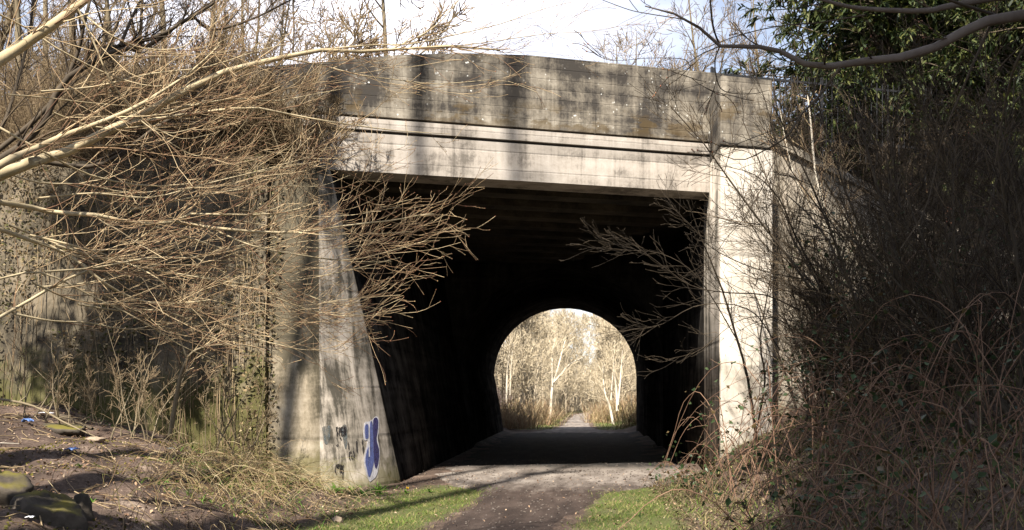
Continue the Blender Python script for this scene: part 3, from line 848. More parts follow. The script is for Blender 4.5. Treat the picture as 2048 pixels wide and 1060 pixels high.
LT = P(-420, 798, 7.4); LT[2] = hz(LT[0], LT[1])
lt = thing('spreading_tree', 'large bare tree with cream limbs and budding twigs reaching in from the left', 'tree', LT)
m = MB()
for dx, top in ((0, P(-60, 120, 7.0)), (.25, P(-30, 330, 6.9)), (-.2, P(-90, -200, 7.6)), (.4, P(-14, 420, 7.4))):
    pp = resample([LT + [dx * .5, .1 * dx, -.2], LT + [dx + .15, .1, .9], (LT + [dx, .2, .7]) * .45 + top * .55 + [-.35, 0, .1], top], 12)
    m.tubes(pp, np.linspace(.13, .06, 12), 9)
m.build('trunk', M['bark_dark'], lt, True)
LL = []
LL.append(limb([(-60, 160), (0, 120), (50, 88), (105, 50), (160, 8), (230, -50), (330, -110)], .042, .022, 6.6, 7.4))
LL.append(limb([(-40, 372), (0, 350), (60, 325), (130, 305), (200, 270), (250, 245), (310, 215), (380, 175), (450, 143), (520, 125), (580, 112), (640, 100), (720, 103), (800, 98), (900, 92), (1000, 100)], .042, .008, 6.8, 9.2, 26))
LL.append(limb([(-30, 350), (20, 318), (65, 300), (125, 272), (200, 245), (270, 215), (320, 185), (380, 145), (440, 90)], .028, .005, 6.8, 7.8))
LL.append(limb([(215, 262), (280, 240), (340, 222), (415, 205), (480, 198), (550, 202), (620, 190), (700, 175)], .012, .003, 7.5, 8.6))
LL.append(limb([(225, 258), (300, 240), (400, 225), (500, 215), (560, 225), (640, 240), (720, 252), (800, 262), (900, 268)], .014, .003, 7.5, 8.9))
LL.append(limb([(560, 115), (640, 130), (720, 150), (800, 160), (880, 168), (1000, 160), (1075, 185)], .007, .002, 8.6, 9.6))
LL.append(limb([(640, 100), (740, 90), (820, 88), (900, 72), (1000, 48), (1080, 20), (1150, 2)], .008, .002, 8.7, 9.8))
LL.append(limb([(800, 98), (880, 96), (990, 82), (1090, 68), (1180, 62), (1260, 48)], .006, .0018, 9, 9.9))
LL.append(limb([(780, 100), (860, 60), (910, 10), (940, -40)], .007, .003, 9, 9.4))
LL.append(limb([(-20, 402), (50, 412), (110, 425), (190, 430), (280, 447), (350, 443), (380, 428), (480, 430), (570, 425), (640, 402)], .021, .004, 7.0, 8.6))
LL.append(limb([(350, 443), (400, 452), (450, 458), (540, 465), (620, 462), (700, 450), (790, 440), (840, 430), (868, 428)], .015, .003, 7.9, 9.4))
LL.append(limb([(-10, 455), (60, 480), (110, 497), (160, 525), (200, 560), (250, 590), (300, 605), (355, 607), (420, 600)], .017, .005, 7.0, 8.2))
LL.append(limb([(110, 490), (180, 510), (260, 530), (340, 545), (430, 560), (520, 570), (600, 560), (700, 540), (800, 515)], .010, .003, 7.4, 9.3))
LL.append(limb([(60, 470), (150, 492), (240, 520), (320, 560), (345, 600)], .009, .004, 7.3, 8.0))
LL.append(limb([(350, 605), (420, 640), (480, 668), (560, 690), (620, 700), (690, 690)], .006, .002, 8.1, 9.0))
LL.append(limb([(290, 448), (360, 470), (450, 500), (520, 540), (590, 580), (680, 610), (750, 592), (785, 575)], .008, .002, 7.9, 9.3))
LL.append(limb([(420, 455), (500, 490), (600, 510), (700, 520), (780, 502), (840, 486)], .008, .002, 8.2, 9.3))
LL.append(limb([(300, 470), (420, 530), (540, 590), (640, 625), (720, 630), (800, 598)], .007, .002, 8.0, 9.2))
LL.append(limb([(260, 420), (360, 400), (470, 380), (560, 372), (640, 372), (700, 350)], .007, .002, 7.9, 8.9))
LL.append(limb([(-10, 250), (80, 300), (180, 350), (300, 372), (420, 362), (540, 340), (640, 322)], .009, .003, 7.0, 8.6))
LL.append(limb([(-10, 640), (60, 600), (130, 560), (200, 530), (260, 490), (310, 455)], .013, .005, 7.0, 7.9))
LL.append(limb([(-10, 560), (80, 545), (180, 590), (280, 640), (360, 690), (430, 720)], .008, .003, 7.0, 8.3))
LL.append(limb([(-20, 20), (60, 60), (120, 100), (220, 150), (300, 172), (350, 165), (400, 130), (442, 82)], .007, .003, 7.0, 8.0))
LL.append(limb([(155, 15), (190, 90), (215, 150), (245, 195), (285, 238), (335, 266), (392, 255)], .007, .003, 7.0, 7.6))
LL.append(limb([(150, 15), (230, 75), (300, 98), (370, 92), (397, 50)], .006, .003, 7.1, 7.8))
LL.append(limb([(280, 240), (340, 285), (380, 308), (402, 310), (405, 296)], .005, .002, 7.6, 7.9))
for q in range(12):
    y = rng.uniform(150, 640); x0 = rng.uniform(-20, 200); ln = rng.uniform(300, 560); sl_ = rng.uniform(-.25, .22)
    LL.append(limb([(x0 + ln * f, y + sl_ * ln * f + 45 * math.sin(f * 2.6) * rng.uniform(.3, 1)) for f in np.linspace(0, 1, 6)], rng.uniform(.005, .009), .002, rng.uniform(6.8, 8), rng.uniform(8, 9.6)))
for (x0, y0), (x1, y1), sag in (((480, 420), (870, 395), 25), ((470, 440), (905, 455), 20), ((500, 470), (880, 430), 45), ((480, 480), (850, 520), 20), ((450, 530), (800, 625), 15), ((500, 560), (770, 612), 35), ((420, 590), (760, 640), 25), ((520, 300), (820, 285), 25), ((380, 600), (700, 690), 10)):
    LL.append(limb([(x0 + (x1 - x0) * f, y0 + (y1 - y0) * f + sag * math.sin(f * math.pi)) for f in np.linspace(0, .82, 5)], .0042, .0018, rng.uniform(8.2, 8.8), rng.uniform(9, 9.7)))
LLs = [(resample(p, 16), np.interp(np.linspace(0, 1, 16), np.linspace(0, 1, len(r)), r)) for p, r in LL]
grow_tree(lt, LLs, M['bark_left'], M['twig_left'], M['bud'])

# darker limbs of a second tree a little farther back on the left
DT = P(-60, 800, 11); DT[2] = hz(DT[0], DT[1])
dt = thing('bare_tree', 'dark bare tree behind the cream limbs in the upper left corner', 'tree', DT)
m = MB(); pp = resample([DT - [0, 0, .2], DT + [.1, 0, 2], P(-120, 420, 11), P(-40, 330, 11)], 10); m.tubes(pp, np.linspace(.12, .06, 10), 8); m.build('trunk', M['bark_dark'], dt, True)
DLm = [limb([(-60, 350), (30, 300), (90, 240), (125, 165), (200, 115), (235, 92), (310, 75), (365, 45), (430, 5)], .042, .016, 11, 11.6),
       limb([(-40, 330), (90, 220), (150, 120), (170, 40), (190, -40)], .03, .014, 11, 11.4),
       limb([(190, 118), (240, 100), (300, 90), (380, 35), (420, 60), (500, 40), (600, -10)], .03, .01, 11.2, 12),
       limb([(240, 92), (262, 40), (290, -20)], .02, .012, 11.3, 11.6), limb([(585, 115), (588, 60), (586, 10), (590, -40)], .012, .008, 11, 11.4),
       limb([(60, 320), (200, 330), (320, 250), (420, 200), (520, 180)], .03, .01, 11, 12),
       limb([(-60, 330), (0, 260), (30, 180), (60, 60), (70, -60)], .022, .012, 11, 12)]
DLm = [(resample(p, 16), np.interp(np.linspace(0, 1, 16), np.linspace(0, 1, len(r)), r)) for p, r in DLm]
grow_tree(dt, DLm, M['bark_dark'], M['twig_dark'], None, dens=4, l1=1.1, l2=.6, l3=.3, r_min=.003, cap=.014, bias=(.2, 0, .3))

# ------------------------------------------------------------------ overhanging limb at the upper right
OT = P(2250, 800, 7.0); OT[2] = hz(OT[0], OT[1])
ot = thing('overhanging_tree', 'grey bare tree whose long limb overhangs the upper right corner', 'tree', OT)
m = MB(); pp = resample([OT - [0, 0, .2], OT + [.1, 0, 1.6], P(2230, 300, 7), P(2200, 60, 7), P(2170, -200, 7)], 12); m.tubes(pp, np.linspace(.16, .08, 12), 9); m.build('trunk', M['bark_grey'], ot, True)
OL = [limb([(2220, 30), (2110, 22), (2048, 30), (1975, 42), (1930, 62), (1870, 95), (1800, 115), (1730, 122), (1660, 133), (1610, 128), (1560, 102), (1520, 93), (1440, 92), (1400, 55), (1350, 28), (1290, 12)], .042, .004, 6.6, 6.2, 26, .1),
      limb([(2220, -30), (2100, -12), (2000, -6), (1900, 12), (1850, 22), (1750, 19), (1690, 12), (1640, -2), (1560, -14)], .03, .008, 6.8, 6.6, 16, .1),
      limb([(1980, 52), (1945, 130), (1920, 190), (1890, 260), (1875, 320), (1850, 420), (1800, 500)], .009, .003, 6.6, 6.8, 16, .1),
      limb([(1680, 135), (1640, 190), (1600, 232), (1575, 272), (1530, 300), (1480, 320), (1415, 300)], .009, .002, 6.3, 6.3),
      limb([(1440, 92), (1428, 60), (1422, 20), (1420, -20)], .006, .005, 6.2, 6.2), limb([(1440, 92), (1430, 120), (1434, 160), (1450, 183), (1500, 188), (1540, 180)], .005, .0015, 6.2, 6.1),
      limb([(1440, 92), (1400, 110), (1370, 130), (1345, 143)], .004, .0015, 6.2, 6.1), limb([(1345, 143), (1395, 160), (1410, 165), (1350, 183)], .003, .0012, 6.1, 6.0),
      limb([(1400, 55), (1370, 40), (1300, 28), (1260, 20), (1205, 0)], .004, .002, 6.2, 6.1), limb([(1380, 132), (1365, 118), (1300, 116), (1225, 120), (1180, 95)], .003, .001, 6.2, 6.1),
      limb([(2110, 22), (2040, 110), (2010, 210), (1990, 330)], .012, .004, 6.7, 7.0), limb([(1990, 30), (1900, 0), (1840, -30)], .012, .006, 6.6, 6.6), limb([(1730, 30), (1640, 45), (1560, 52), (1480, 70), (1400, 100)], .006, .002, 6.5, 6.4),
      limb([(2060, 75), (1990, 150), (1960, 260), (2000, 400)], .006, .002, 6.7, 7.0)]
OLs = [(resample(p, 16), np.interp(np.linspace(0, 1, 16), np.linspace(0, 1, len(r)), r)) for p, r in OL]
grow_tree(ot, OLs, [M['bark_grey'], M['bark_grey'], M['bark_dark']], M['twig_dark'], M['bud'], dens=1.4, l1=.55, l2=.22, l3=.1, bias=(-.5, 0, .1), up=.03, n3=.6, budr=.004, r_min=.0022, cap=.005)

# ------------------------------------------------------------------ saplings and shrubs against the left wall
def multi_stem(name, label, cat, base, n, h, r, spread, mat_l, mat_t, group=None, lean=(0, 0), tw=5, n2=5, l1=.5, up=.04, bud=None, wob=.1, ang=(25, 55), rmin=.0022, leafm=None, leafn=0, leafs=.05):
    t = thing(name, label, cat, base, group); b = np.array(base, float)
    d = np.stack([rng.normal(size=n) * spread + lean[0], rng.normal(size=n) * spread + lean[1], np.ones(n)], 1); d /= np.linalg.norm(d, axis=1, keepdims=True)
    Lh = h * rng.uniform(.55, 1.1, n); K = 9
    p = b + np.stack([rng.normal(size=n) * .1, rng.normal(size=n) * .1, np.full(n, -.1)], 1); pts = [p]
    for j in range(K - 1):
        d = d + rng.normal(size=(n, 3)) * wob + np.array([lean[0] * .06, lean[1] * .06, .02]); d /= np.linalg.norm(d, axis=1, keepdims=True)
        p = p + d * (Lh / (K - 1))[:, None]; pts.append(p)
    S = np.stack(pts, 1); R = (r * rng.uniform(.5, 1.1, n))[:, None] * np.linspace(1, .25, K)[None]
    a1, r1, _ = spawn(S, R, tw * 2, .15, 1, h * l1 * .5, ang, up, .12, 7, .5, 1, (0, 0, .2), .35)
    a2, r2, _ = spawn(a1, r1, n2, .15, 1, h * l1 * .22, ang, up, .14, 5, .6, 1, (0, 0, .2), .5)
    for k_ in range(n):
        m = MB(); m.tubes(S[k_], R[k_], 6); m.build('stem', mat_l, t, True)
    m = MB(); m.tubes(a1, np.maximum(r1, rmin), 4); m.tubes(a2, np.maximum(r2, rmin), 3); m.build('twigs', mat_t, t)
    if bud is not None:
        m = MB(); m.blobs(np.concatenate([a2[:, -1], a2[:, 2], a1[:, -1]]), .005); m.build('buds', bud, t)
    if leafm is not None:
        i = rng.integers(0, len(a2), leafn); m = MB(); m.leaves(a2[i, rng.integers(1, 5, leafn)], leafs); m.build('leaves', leafm, t)
    return t


def Gz(px, d):
    """point of the terrain under photo column px at depth d"""
    p = P(px, 800, d); p[2] = hz(p[0], p[1]); return p


sp = thing('sapling', 'crooked pale sapling in front of the mossy wall at left', 'tree', Gz(345, 14.6))
SL_ = [limb([(340, 872), (352, 800), (362, 750), (378, 715), (405, 695), (455, 672)], .04, .010, 14.6, 14.4, 16, .05), limb([(376, 715), (392, 700), (430, 690), (480, 690), (560, 700)], .02, .005, 14.5, 14.2, 16, .05),
       limb([(375, 720), (350, 640), (365, 580), (340, 520)], .012, .004, 14.5, 14.3, 16, .05)]
grow_tree(sp, SL_, M['bark_bg'], M['twig_left'], None, dens=5, l1=.8, l2=.4, l3=.2, r_min=.004)
for (px, d, lab, h) in ((292, 15.2, 'thin upright sapling left of the crooked pale sapling', 2.2), (190, 15.8, 'low twiggy shrub at the foot of the mossy wall', 1.6), (470, 15.6, 'low tangled shrub between the mossy wall and the dry grass', 1.5), (240, 15.4, 'twiggy shrub at the foot of the mossy wall beside the thin sapling', 2.0), (410, 15.9, 'brown shrub at the foot of the mossy wall right of the crooked sapling', 1.9), (510, 16.2, 'brown shrub beside the corner of the mossy wall', 1.6), (130, 15.2, 'brown shrub behind the fallen branch', 1.7), (60, 15.5, 'twiggy shrub by the mossy wall at the left edge', 2.4)):
    multi_stem('bare_shrub', lab, 'shrub', Gz(px, d), 4, h, .014, .3, M['bark_bg'], M['twig_bg'], 'small shrubs by the left wall', rmin=.003)

# brown and green growth clinging to the old wall
wp = thing('climbing_plant', 'brown dead creeper and ivy clinging to the old mossy wall', 'plant', A_ + DL * 5)
n = 420; s = rng.uniform(L1 + .2, 15, n); t0 = rng.uniform(.05, 1, n); K = 7
pp = []
for j in range(K):
    t = np.clip(t0 - j * .05 * rng.uniform(.3, 1.3, n), 0, 1); s = s + rng.normal(size=n) * .07
    x = A_[None] * (1 - t[:, None]) + TA[None] * t[:, None] + DL[None] * s[:, None]; x[:, 2] = -.3 + t * 6.4; x[:, 1] -= .27 + .06 * rng.random(n); pp.append(x)
pp = np.stack(pp, 1); m = MB(); m.tubes(pp, np.full((n, K), .006) * rng.uniform(.5, 1.6, n)[:, None], 4); m.build('stems', M['twig_bg'], wp)
n = 30000; s = rng.uniform(.25, 15, n); t = rng.uniform(0, 1, n)
keep = vnoise(s * 1.1, t * 5, 51) - .5 * sstep(1.25, .5, s) + .22 * (np.abs(s - L1) < .25) + .35 * (vnoise(s * 4, t * 18, 52) - .5) + .25 * (t - .5) + .05 > .52; s = s[keep]; t = t[keep]
x = A_[None] * (1 - t[:, None]) + TA[None] * t[:, None] + DL[None] * s[:, None]; x[:, 2] = -.3 + t * 6.4; x[:, 1] -= np.where(s > L1, .2, .03) + .12 * rng.random(len(s))
m = MB(); m.leaves(x, .075, up=.1); m.build('leaves', M['ivydead'], wp)
for i_, (px, py) in enumerate(((560, 700), (520, 560), (300, 810))):
    pass

# ------------------------------------------------------------------ brush, trees on the embankments
protos = []
for kind, kw in (('round', dict(h=7.5, r=.10, n1=16, n2=8, n3=6, t0=.2)), ('tall', dict(h=10, r=.10, n1=20, l1=.28, n2=8, n3=6, t0=.25)), ('forked', dict(h=8.5, r=.09, n1=21, n2=8, n3=6, forks=3, t0=.2))):
    protos.append(kw)


def place_trees(spots, mat_t, mat_c, name, group, label, zf, rmin):
    made = []
    for i, (x, y, s, lab) in enumerate(spots):
        loc = (x, y, zf(x, y) - .1); k = i % len(protos)
        if len(made) <= k:
            t = tree_thing(name, lab or label, 'tree', loc, mat_t, mat_c, group, rmin=rmin, **protos[k]); made.append(t)
            t.scale = (s, s, s)
        else:
            dup(made[k], loc, rng.uniform(0, 6.28), s, lab or label, group)


def on(px, d):
    p = P(px, 800, d); return p[0], p[1]


zl = lambda x, y: float(HL(x, y)); zr = lambda x, y: float(HR(x, y))
sp_ = []
for px, d, s in ((40, 23, 1.0), (150, 26, 1.1), (250, 22, .8), (330, 28, 1.1), (420, 24, .75), (500, 30, .9), (90, 30, 1.2), (560, 27, .5), (-60, 24, 1.1), (200, 33, 1.2), (420, 34, 1.0), (10, 36, 1.3)):
    sp_.append((*on(px, d), s, None))
place_trees(sp_, M['bark_bg'], M['twig_bg'], 'bare_tree', 'bare trees on the bank above the left wall', 'bare twiggy tree on the bank above the left wall', zl, .006)

br = MB(); n = 2600
x = rng.uniform(-17, -5.0, n); y = TA[1] + .3 + rng.uniform(0, 1, n) ** 1.5 * 6
b = np.stack([x, y, HL(x, y) - .05], 1); d = np.stack([rng.normal(size=n) * .35, rng.normal(size=n) * .3 - .12, np.ones(n)], 1)
hh = rng.uniform(.7, 2.1, n) * np.interp(x, [-17, -9, -6.5, -5], [1, 1.2, 1.1, .75]); K = 6; pts = [b]; p = b
for j in range(K - 1):
    d = d + rng.normal(size=(n, 3)) * .15; d /= np.linalg.norm(d, axis=1, keepdims=True); p = p + d * (hh / (K - 1))[:, None]; pts.append(p)
S = np.stack(pts, 1); R = np.full((n, K), .008) * np.linspace(1, .4, K)
a1, r1, _ = spawn(S, R, 9, .1, 1, .7, (25, 65), .02, .18, 5, .6, 1, (0, 0, .1), .5); br.tubes(S, R, 4); br.tubes(a1, np.maximum(r1, .0035), 3)
a2, r2, _ = spawn(a1, r1, 1.6, .2, 1, .3, (25, 65), 0, .2, 4, .8, 1); br.tubes(a2, np.maximum(r2, .003), 3)
tag(br.build('brush', M['twig_bg']), 'dense tan brush covering the bank above the left wall', 'brush', kind='stuff')
# brush spilling over the wall edge
br = MB(); n = 420; s = rng.uniform(-.2, 14, n); b = TA[None] + DL[None] * s[:, None] + np.array([0, .1, .0]) + rng.normal(size=(n, 3)) * [0, .15, .12]
d = np.stack([rng.normal(size=n) * .5, -.5 - rng.random(n) * .5, rng.normal(size=n) * .5 + .3], 1); pts = [b]; p = b; K = 8; hh = rng.uniform(.6, 2.0, n)
for j in range(K - 1):
    d = d + rng.normal(size=(n, 3)) * .14 + np.array([0, .06, -.22]); d /= np.linalg.norm(d, axis=1, keepdims=True); p = p + d * (hh / (K - 1))[:, None]; pts.append(p)
S = np.stack(pts, 1); R = np.full((n, K), .007) * np.linspace(1, .4, K); br.tubes(S, R, 4); a1, r1, _ = spawn(S, R, 7, .1, 1, .5, (25, 65), -.03, .16, 5, .6, 1); br.tubes(a1, np.maximum(r1, .003), 3)
tag(br.build('hanging_brush', M['twig_bg']), 'dead brush trailing over the top of the left wall', 'brush', kind='stuff')

for q, (px, d, h, lab) in enumerate(((520, 18.9, 3.2, 'tall tan shrub on the wall top hiding the left end of the parapet'), (585, 18.4, 2.6, 'tan shrub on the wall top just left of the jamb'), (450, 19.4, 3.6, 'bushy tan shrub on the wall top left of the parapet end'), (370, 19.8, 3.4, 'tan shrub on the middle of the left wall top'), (280, 19.6, 3.2, 'tan shrub on the left wall top behind the cream limbs'), (180, 20, 3.4, 'tan shrub high on the bank at far left'), (630, 18.6, 1.5, 'low twiggy shrub above the graffiti jamb'))):
    p = P(px, 800, d); p[2] = zl(p[0], p[1]) - .05
    multi_stem('bank_shrub', lab, 'shrub', p, 9, h, .018, .42, M['bark_bg'], M['twig_bg'], 'shrubs on the left wall top', (0, -.18), tw=9, n2=8, l1=.6, rmin=.0045)
# slender trees on the road behind the parapet
sp_ = []
for px, d, s, lab in ((690, 44, .9, 'slender bare tree behind the parapet, left of its taller neighbour'), (775, 47, 1.15, 'tall slender bare tree behind the left half of the parapet'), (735, 55, 1.0, 'bare tree behind the parapet between two slender trunks'), (640, 50, 1.0, 'bare tree behind the left end of the parapet'), (850, 60, .95, 'bare tree just right of the slender trunks behind the parapet')):
    p = P(px, 800, d); sp_.append((p[0], p[1], s * 1.75, lab))
place_trees(sp_, M['bark_bg'], M['twig_bg'], 'slender_tree', 'slender trees beyond the parapet', '', lambda x, y: 6.5, .012)
sp_ = []
for q in range(9):
    p = P(1235 + q * 40 + rng.uniform(-12, 12), 800, 42 + rng.uniform(-4, 3)); sp_.append((p[0], p[1], rng.uniform(1.0, 1.3), None))
place_trees(sp_, M['bark_bg'], M['twig_bg'], 'far_tree', 'faint trees far beyond the parapet', 'faint bare crown far beyond the right half of the parapet', lambda x, y: 6.8, .008)


# ------------------------------------------------------------------ trees standing outside the frame that throw the shade seen in the photo
def leafy_tree(name, label, loc, h, r, crown, n, size, mat, group=None, lx=1.0, trunkr=.22, aspect=.5):
    """trunk, limbs and a ragged crown of leaf clumps; crown = (bottom, radius)"""
    t = thing(name, label, 'tree', loc, group); o = np.array(t['_o'])
    (tr, R), a1, a2, a3 = tree_polys(h, trunkr, n1=34, l1=crown[1] / h * 1.15, n2=5, n3=2, t0=crown[0] / h, wob=.012, rmin=.006, up=.03)
    m = MB(); m.tubes(tr + o, R, 8); m.tubes(a1[0] + o, a1[1], 5); m.build('trunk', M['bark_dark'], t, True)
    tip = np.concatenate([a2[0].reshape(-1, 3), a3[0].reshape(-1, 3)])
    i = rng.integers(0, len(tip), n); m = MB(); m.leaves(tip[i] + o + rng.normal(size=(n, 3)) * .22, size, aspect=aspect); m.build('crown', mat, t)
    return t


leafy_tree('evergreen_tree', 'tall dark evergreen shading the right bank from behind the camera', (1.0, -2.2, 0), 20, 3, (5, 3.6), 27000, .34, M['conifer'])
leafy_tree('evergreen_tree', 'second tall evergreen farther right, shading the brambles', (3.9, 2.0, 1), 18, 3, (5.4, 3.4), 22000, .34, M['conifer'])
leafy_tree('evergreen_tree', 'broad evergreen outside the right edge, shading the right wing wall', (10.2, 12.2, 3), 15, 3, (7.2, 4.4), 70000, .14, M['conifer'], aspect=.2)
leafy_tree('evergreen_tree', 'tallest evergreen, just outside the right edge, darkening the whole thicket', (3.4, 6.4, 1), 24, 3, (7.3, 4.5), 20000, .36, M['conifer'], trunkr=.3)
leafy_tree('evergreen_tree', 'third tall evergreen outside the right edge, shading the thicket', (7.6, 6.2, 2), 17, 3, (6, 3.8), 17000, .34, M['conifer'])
leafy_tree('ivy_clad_tree', 'ivy-clad tree outside the left edge, shading the mossy wall', (-9.3, 11.9, 1.4), 13, 3, (5.4, 2.8), 17000, .26, M['bleaf'])
for (x, y, h, lab) in ((-6.9, 4.6, 36, 'tall slender poplar left of the camera'), (-5.6, 3.9, 36, 'second slender poplar left of the camera, nearest the path'), (-8.2, 5.2, 33, 'shortest slender poplar, farthest left of the camera')):
    t = tree_thing('poplar_tree', lab, 'tree', (x, y, hz(x, y)), M['bark_bg'], M['twig_bg'], 'slender poplars beside the camera', h=h, r=.27, n1=22, l1=.07, n2=4, n3=2, t0=.3, wob=.006, rmin=.008, up=.2)
tree_thing('bare_tree', 'spreading bare tree behind the camera whose limbs stripe the path with shadow', 'tree', (-4.6, 1.0, hz(-4.6, 1)), M['bark_bg'], M['twig_bg'], None, h=13, r=.26, n1=13, l1=.42, n2=6, n3=3, t0=.3, rmin=.008)

# ------------------------------------------------------------------ right side: conifers by the fence
def conifer(label, loc, h, rad, n_b, seed_size, group):
    t = thing('conifer_tree', label, 'tree', loc, group); o = np.array(t['_o'])
    tr = np.stack([np.zeros(9), np.zeros(9), np.linspace(-.2, h, 9)], 1); m = MB(); m.tubes(tr + o, np.linspace(.28, .03, 9), 8)
    z = rng.uniform(.03, .97, n_b) ** 1.15 * h; a = rng.uniform(0, 6.283, n_b); L = rad * (1 - (z / h) ** 1.6) * rng.uniform(.65, 1.1, n_b) + .3
    K = 7; p = np.stack([0 * z, 0 * z, z], 1); d = np.stack([np.cos(a), np.sin(a), rng.uniform(-.05, .35, n_b)], 1); pts = [p]
    for j in range(K - 1):
        d = d + np.array([0, 0, -.08 if j < 3 else .05]) + rng.normal(size=(n_b, 3)) * .08; d /= np.linalg.norm(d, axis=1, keepdims=True); p = p + d * (L / (K - 1))[:, None]; pts.append(p)
    S = np.stack(pts, 1); R = .035 * np.linspace(1, .2, K)[None].repeat(n_b, 0); m.tubes(S + o, R, 4); m.build('trunk', M['bark_dark'], t, True)
    a1, r1, _ = spawn(S, R, 16, .2, 1, .95, (25, 60), -.09, .1, 5, .5, 1, (0, 0, -.2), .5)
    a2, r2, _ = spawn(a1, r1, 10, .1, 1, .34, (25, 55), -.12, .1, 4, .6, 1, (0, 0, -.3), .6)
    m = MB(); a2 = a2 + o; w = np.full(a2.shape[:2], seed_size) * np.array([.5, 1, .9, .2])
    m.ribbons(a2, w, side=None); b1 = a1 + o; m.ribbons(b1, np.full(b1.shape[:2], seed_size * .8) * np.array([.6, 1, 1, .8, .2])); m.build('crown', M['conifer'], t)
    return t


c1 = conifer('dark drooping conifer overhanging the right end of the bridge', (*on(1775, 26), 7.0), 15, 3.9, 420, .06, 'conifers by the fence')
p = on(1960, 27); c2 = dup(c1, (*p, 7.0), 1.9, 1.05, 'second dark conifer, farther right along the fence')
p = on(2130, 24); c3 = dup(c1, (*p, 6.6), 4.0, 1.0, 'third dark conifer at the right edge')
p = on(1850, 31); c4 = dup(c1, (*p, 7.0), 2.9, 1.1, 'conifer standing behind the gap between the other conifers')
p = on(2050, 30); c5 = dup(c1, (*p, 7.0), 5.2, 1.15, 'conifer farthest back at the right edge')

# ------------------------------------------------------------------ right side: thicket
RS = [(1720, 17.5, 5, 5.2, 'tall dark leaning shrub in front of the right wing wall', (-.35, 0)), (1640, 16.5, 4, 3.6, 'dark twiggy shrub close to the right pilaster', (-.25, 0)), (1800, 15.5, 6, 5.4, 'dense dark shrub in the middle of the right thicket', (-.25, 0)),
      (1900, 14.5, 6, 5.2, 'many-stemmed dark shrub right of the thicket middle', (-.15, 0)), (1990, 13, 6, 4.8, 'tall dark shrub near the right edge', (-.1, 0)), (1860, 18.5, 6, 5.6, 'dark shrub against the right wing wall', (-.1, 0)),
      (2060, 15.5, 6, 5.6, 'dark shrub leaning in from beyond the right edge', (-.2, 0)), (1760, 19.3, 5, 4.6, 'thin dark shrub under the sloping wall top', (-.1, 0)), (1950, 18.5, 6, 6.0, 'dark shrub at the back of the right thicket', (-.1, 0)),
      (1840, 12.6, 6, 4.2, 'dark shrub rising out of the lower brambles', (-.15, 0)), (1940, 11.2, 5, 3.8, 'near dark shrub beside the pale stalk', (-.1, 0)), (1700, 15.2, 5, 3.4, 'dark shrub between the arching canes and the wing wall', (-.2, 0)), (2050, 10.5, 6, 4.6, 'near dark shrub cut by the right edge', (-.15, 0)), (1610, 18.6, 5, 4.4, 'dark shrub in the corner between pilaster and wing wall', (-.1, 0)), (1820, 20.0, 6, 6.2, 'tall dark shrub behind the sloping wall top', (-.05, 0))]
for px, d, n, h, lab, ln in RS:
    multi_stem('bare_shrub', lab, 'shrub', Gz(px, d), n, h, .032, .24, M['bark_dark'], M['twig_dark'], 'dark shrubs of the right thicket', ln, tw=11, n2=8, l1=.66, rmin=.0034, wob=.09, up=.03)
for px, d, h, lab in ((1600, 22.3, 2.0, 'dark shrub hanging over the sloping wall top beside the pilaster'), (1680, 22.6, 2.4, 'dark shrub over the middle of the sloping wall top'), (1770, 23, 2.6, 'dark shrub over the lower end of the sloping wall top')):
    p = P(px, 800, d); p[2] = zr(p[0], p[1]) - .1
    multi_stem('bare_shrub', lab, 'shrub', p, 8, h, .016, .5, M['bark_dark'], M['twig_dark'], 'dark shrubs of the right thicket', (-.1, -.35), tw=9, n2=8, l1=.7, rmin=.004, up=.0)
tw = thing('twiggy_sapling', 'slender dark sapling whose twigs cross the bright pilaster', 'tree', Gz(1512, 17.0))
TL = [limb([(1515, 890), (1508, 840), (1493, 745), (1470, 665), (1448, 590), (1425, 530), (1400, 470), (1375, 400)], .028, .006, 16.8, 15.8, 16, .05), limb([(1515, 850), (1530, 760), (1520, 680), (1535, 590), (1550, 480), (1540, 380)], .018, .005, 16.8, 16.4, 16, .05),
      limb([(1700, 650), (1640, 560), (1590, 470), (1560, 400), (1510, 350), (1440, 330)], .022, .004, 16.2, 15.4, 16, .05), limb([(1600, 620), (1530, 590), (1450, 585), (1380, 570), (1310, 520), (1240, 470)], .012, .003, 15.6, 14.8, 16, .05),
      limb([(1560, 700), (1500, 620), (1400, 610), (1320, 650), (1260, 660)], .010, .003, 15.6, 14.8, 16, .05), limb([(1480, 690), (1400, 560), (1330, 510), (1250, 500), (1195, 495)], .010, .003, 15.8, 14.9, 16, .05),
      limb([(1620, 560), (1520, 540), (1430, 500), (1380, 450), (1330, 400)], .010, .003, 15.8, 15, 16, .05), limb([(1560, 300), (1500, 420), (1450, 480), (1400, 560)], .008, .003, 15.8, 15.2, 16, .05),
      limb([(1640, 700), (1560, 640), (1480, 640), (1400, 700), (1330, 720)], .008, .003, 15.6, 15, 16, .05), limb([(1690, 480), (1610, 380), (1560, 300), (1530, 200), (1500, 120)], .012, .004, 16, 15.6, 16, .05)]
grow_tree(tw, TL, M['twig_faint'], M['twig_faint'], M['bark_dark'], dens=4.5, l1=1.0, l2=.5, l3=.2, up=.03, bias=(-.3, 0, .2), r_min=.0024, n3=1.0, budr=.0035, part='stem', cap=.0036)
ps = thing('pale_sapling', 'pale sunlit sapling stem in front of the right wing wall', 'tree', Gz(1668, 18.6))
PL = [limb([(1668, 790), (1665, 640), (1660, 500), (1648, 420), (1630, 340), (1622, 250), (1615, 190)], .045, .01, 18.6, 18.4, 16, .03), limb([(1655, 460), (1600, 380), (1575, 300), (1560, 220)], .02, .006, 18.5, 18.3, 16, .03)]
grow_tree(ps, PL, M['birch'], M['twig_left'], None, dens=3, l1=1.2, l2=.6, l3=.3, up=.05, bias=(0, 0, .3), r_min=.004)


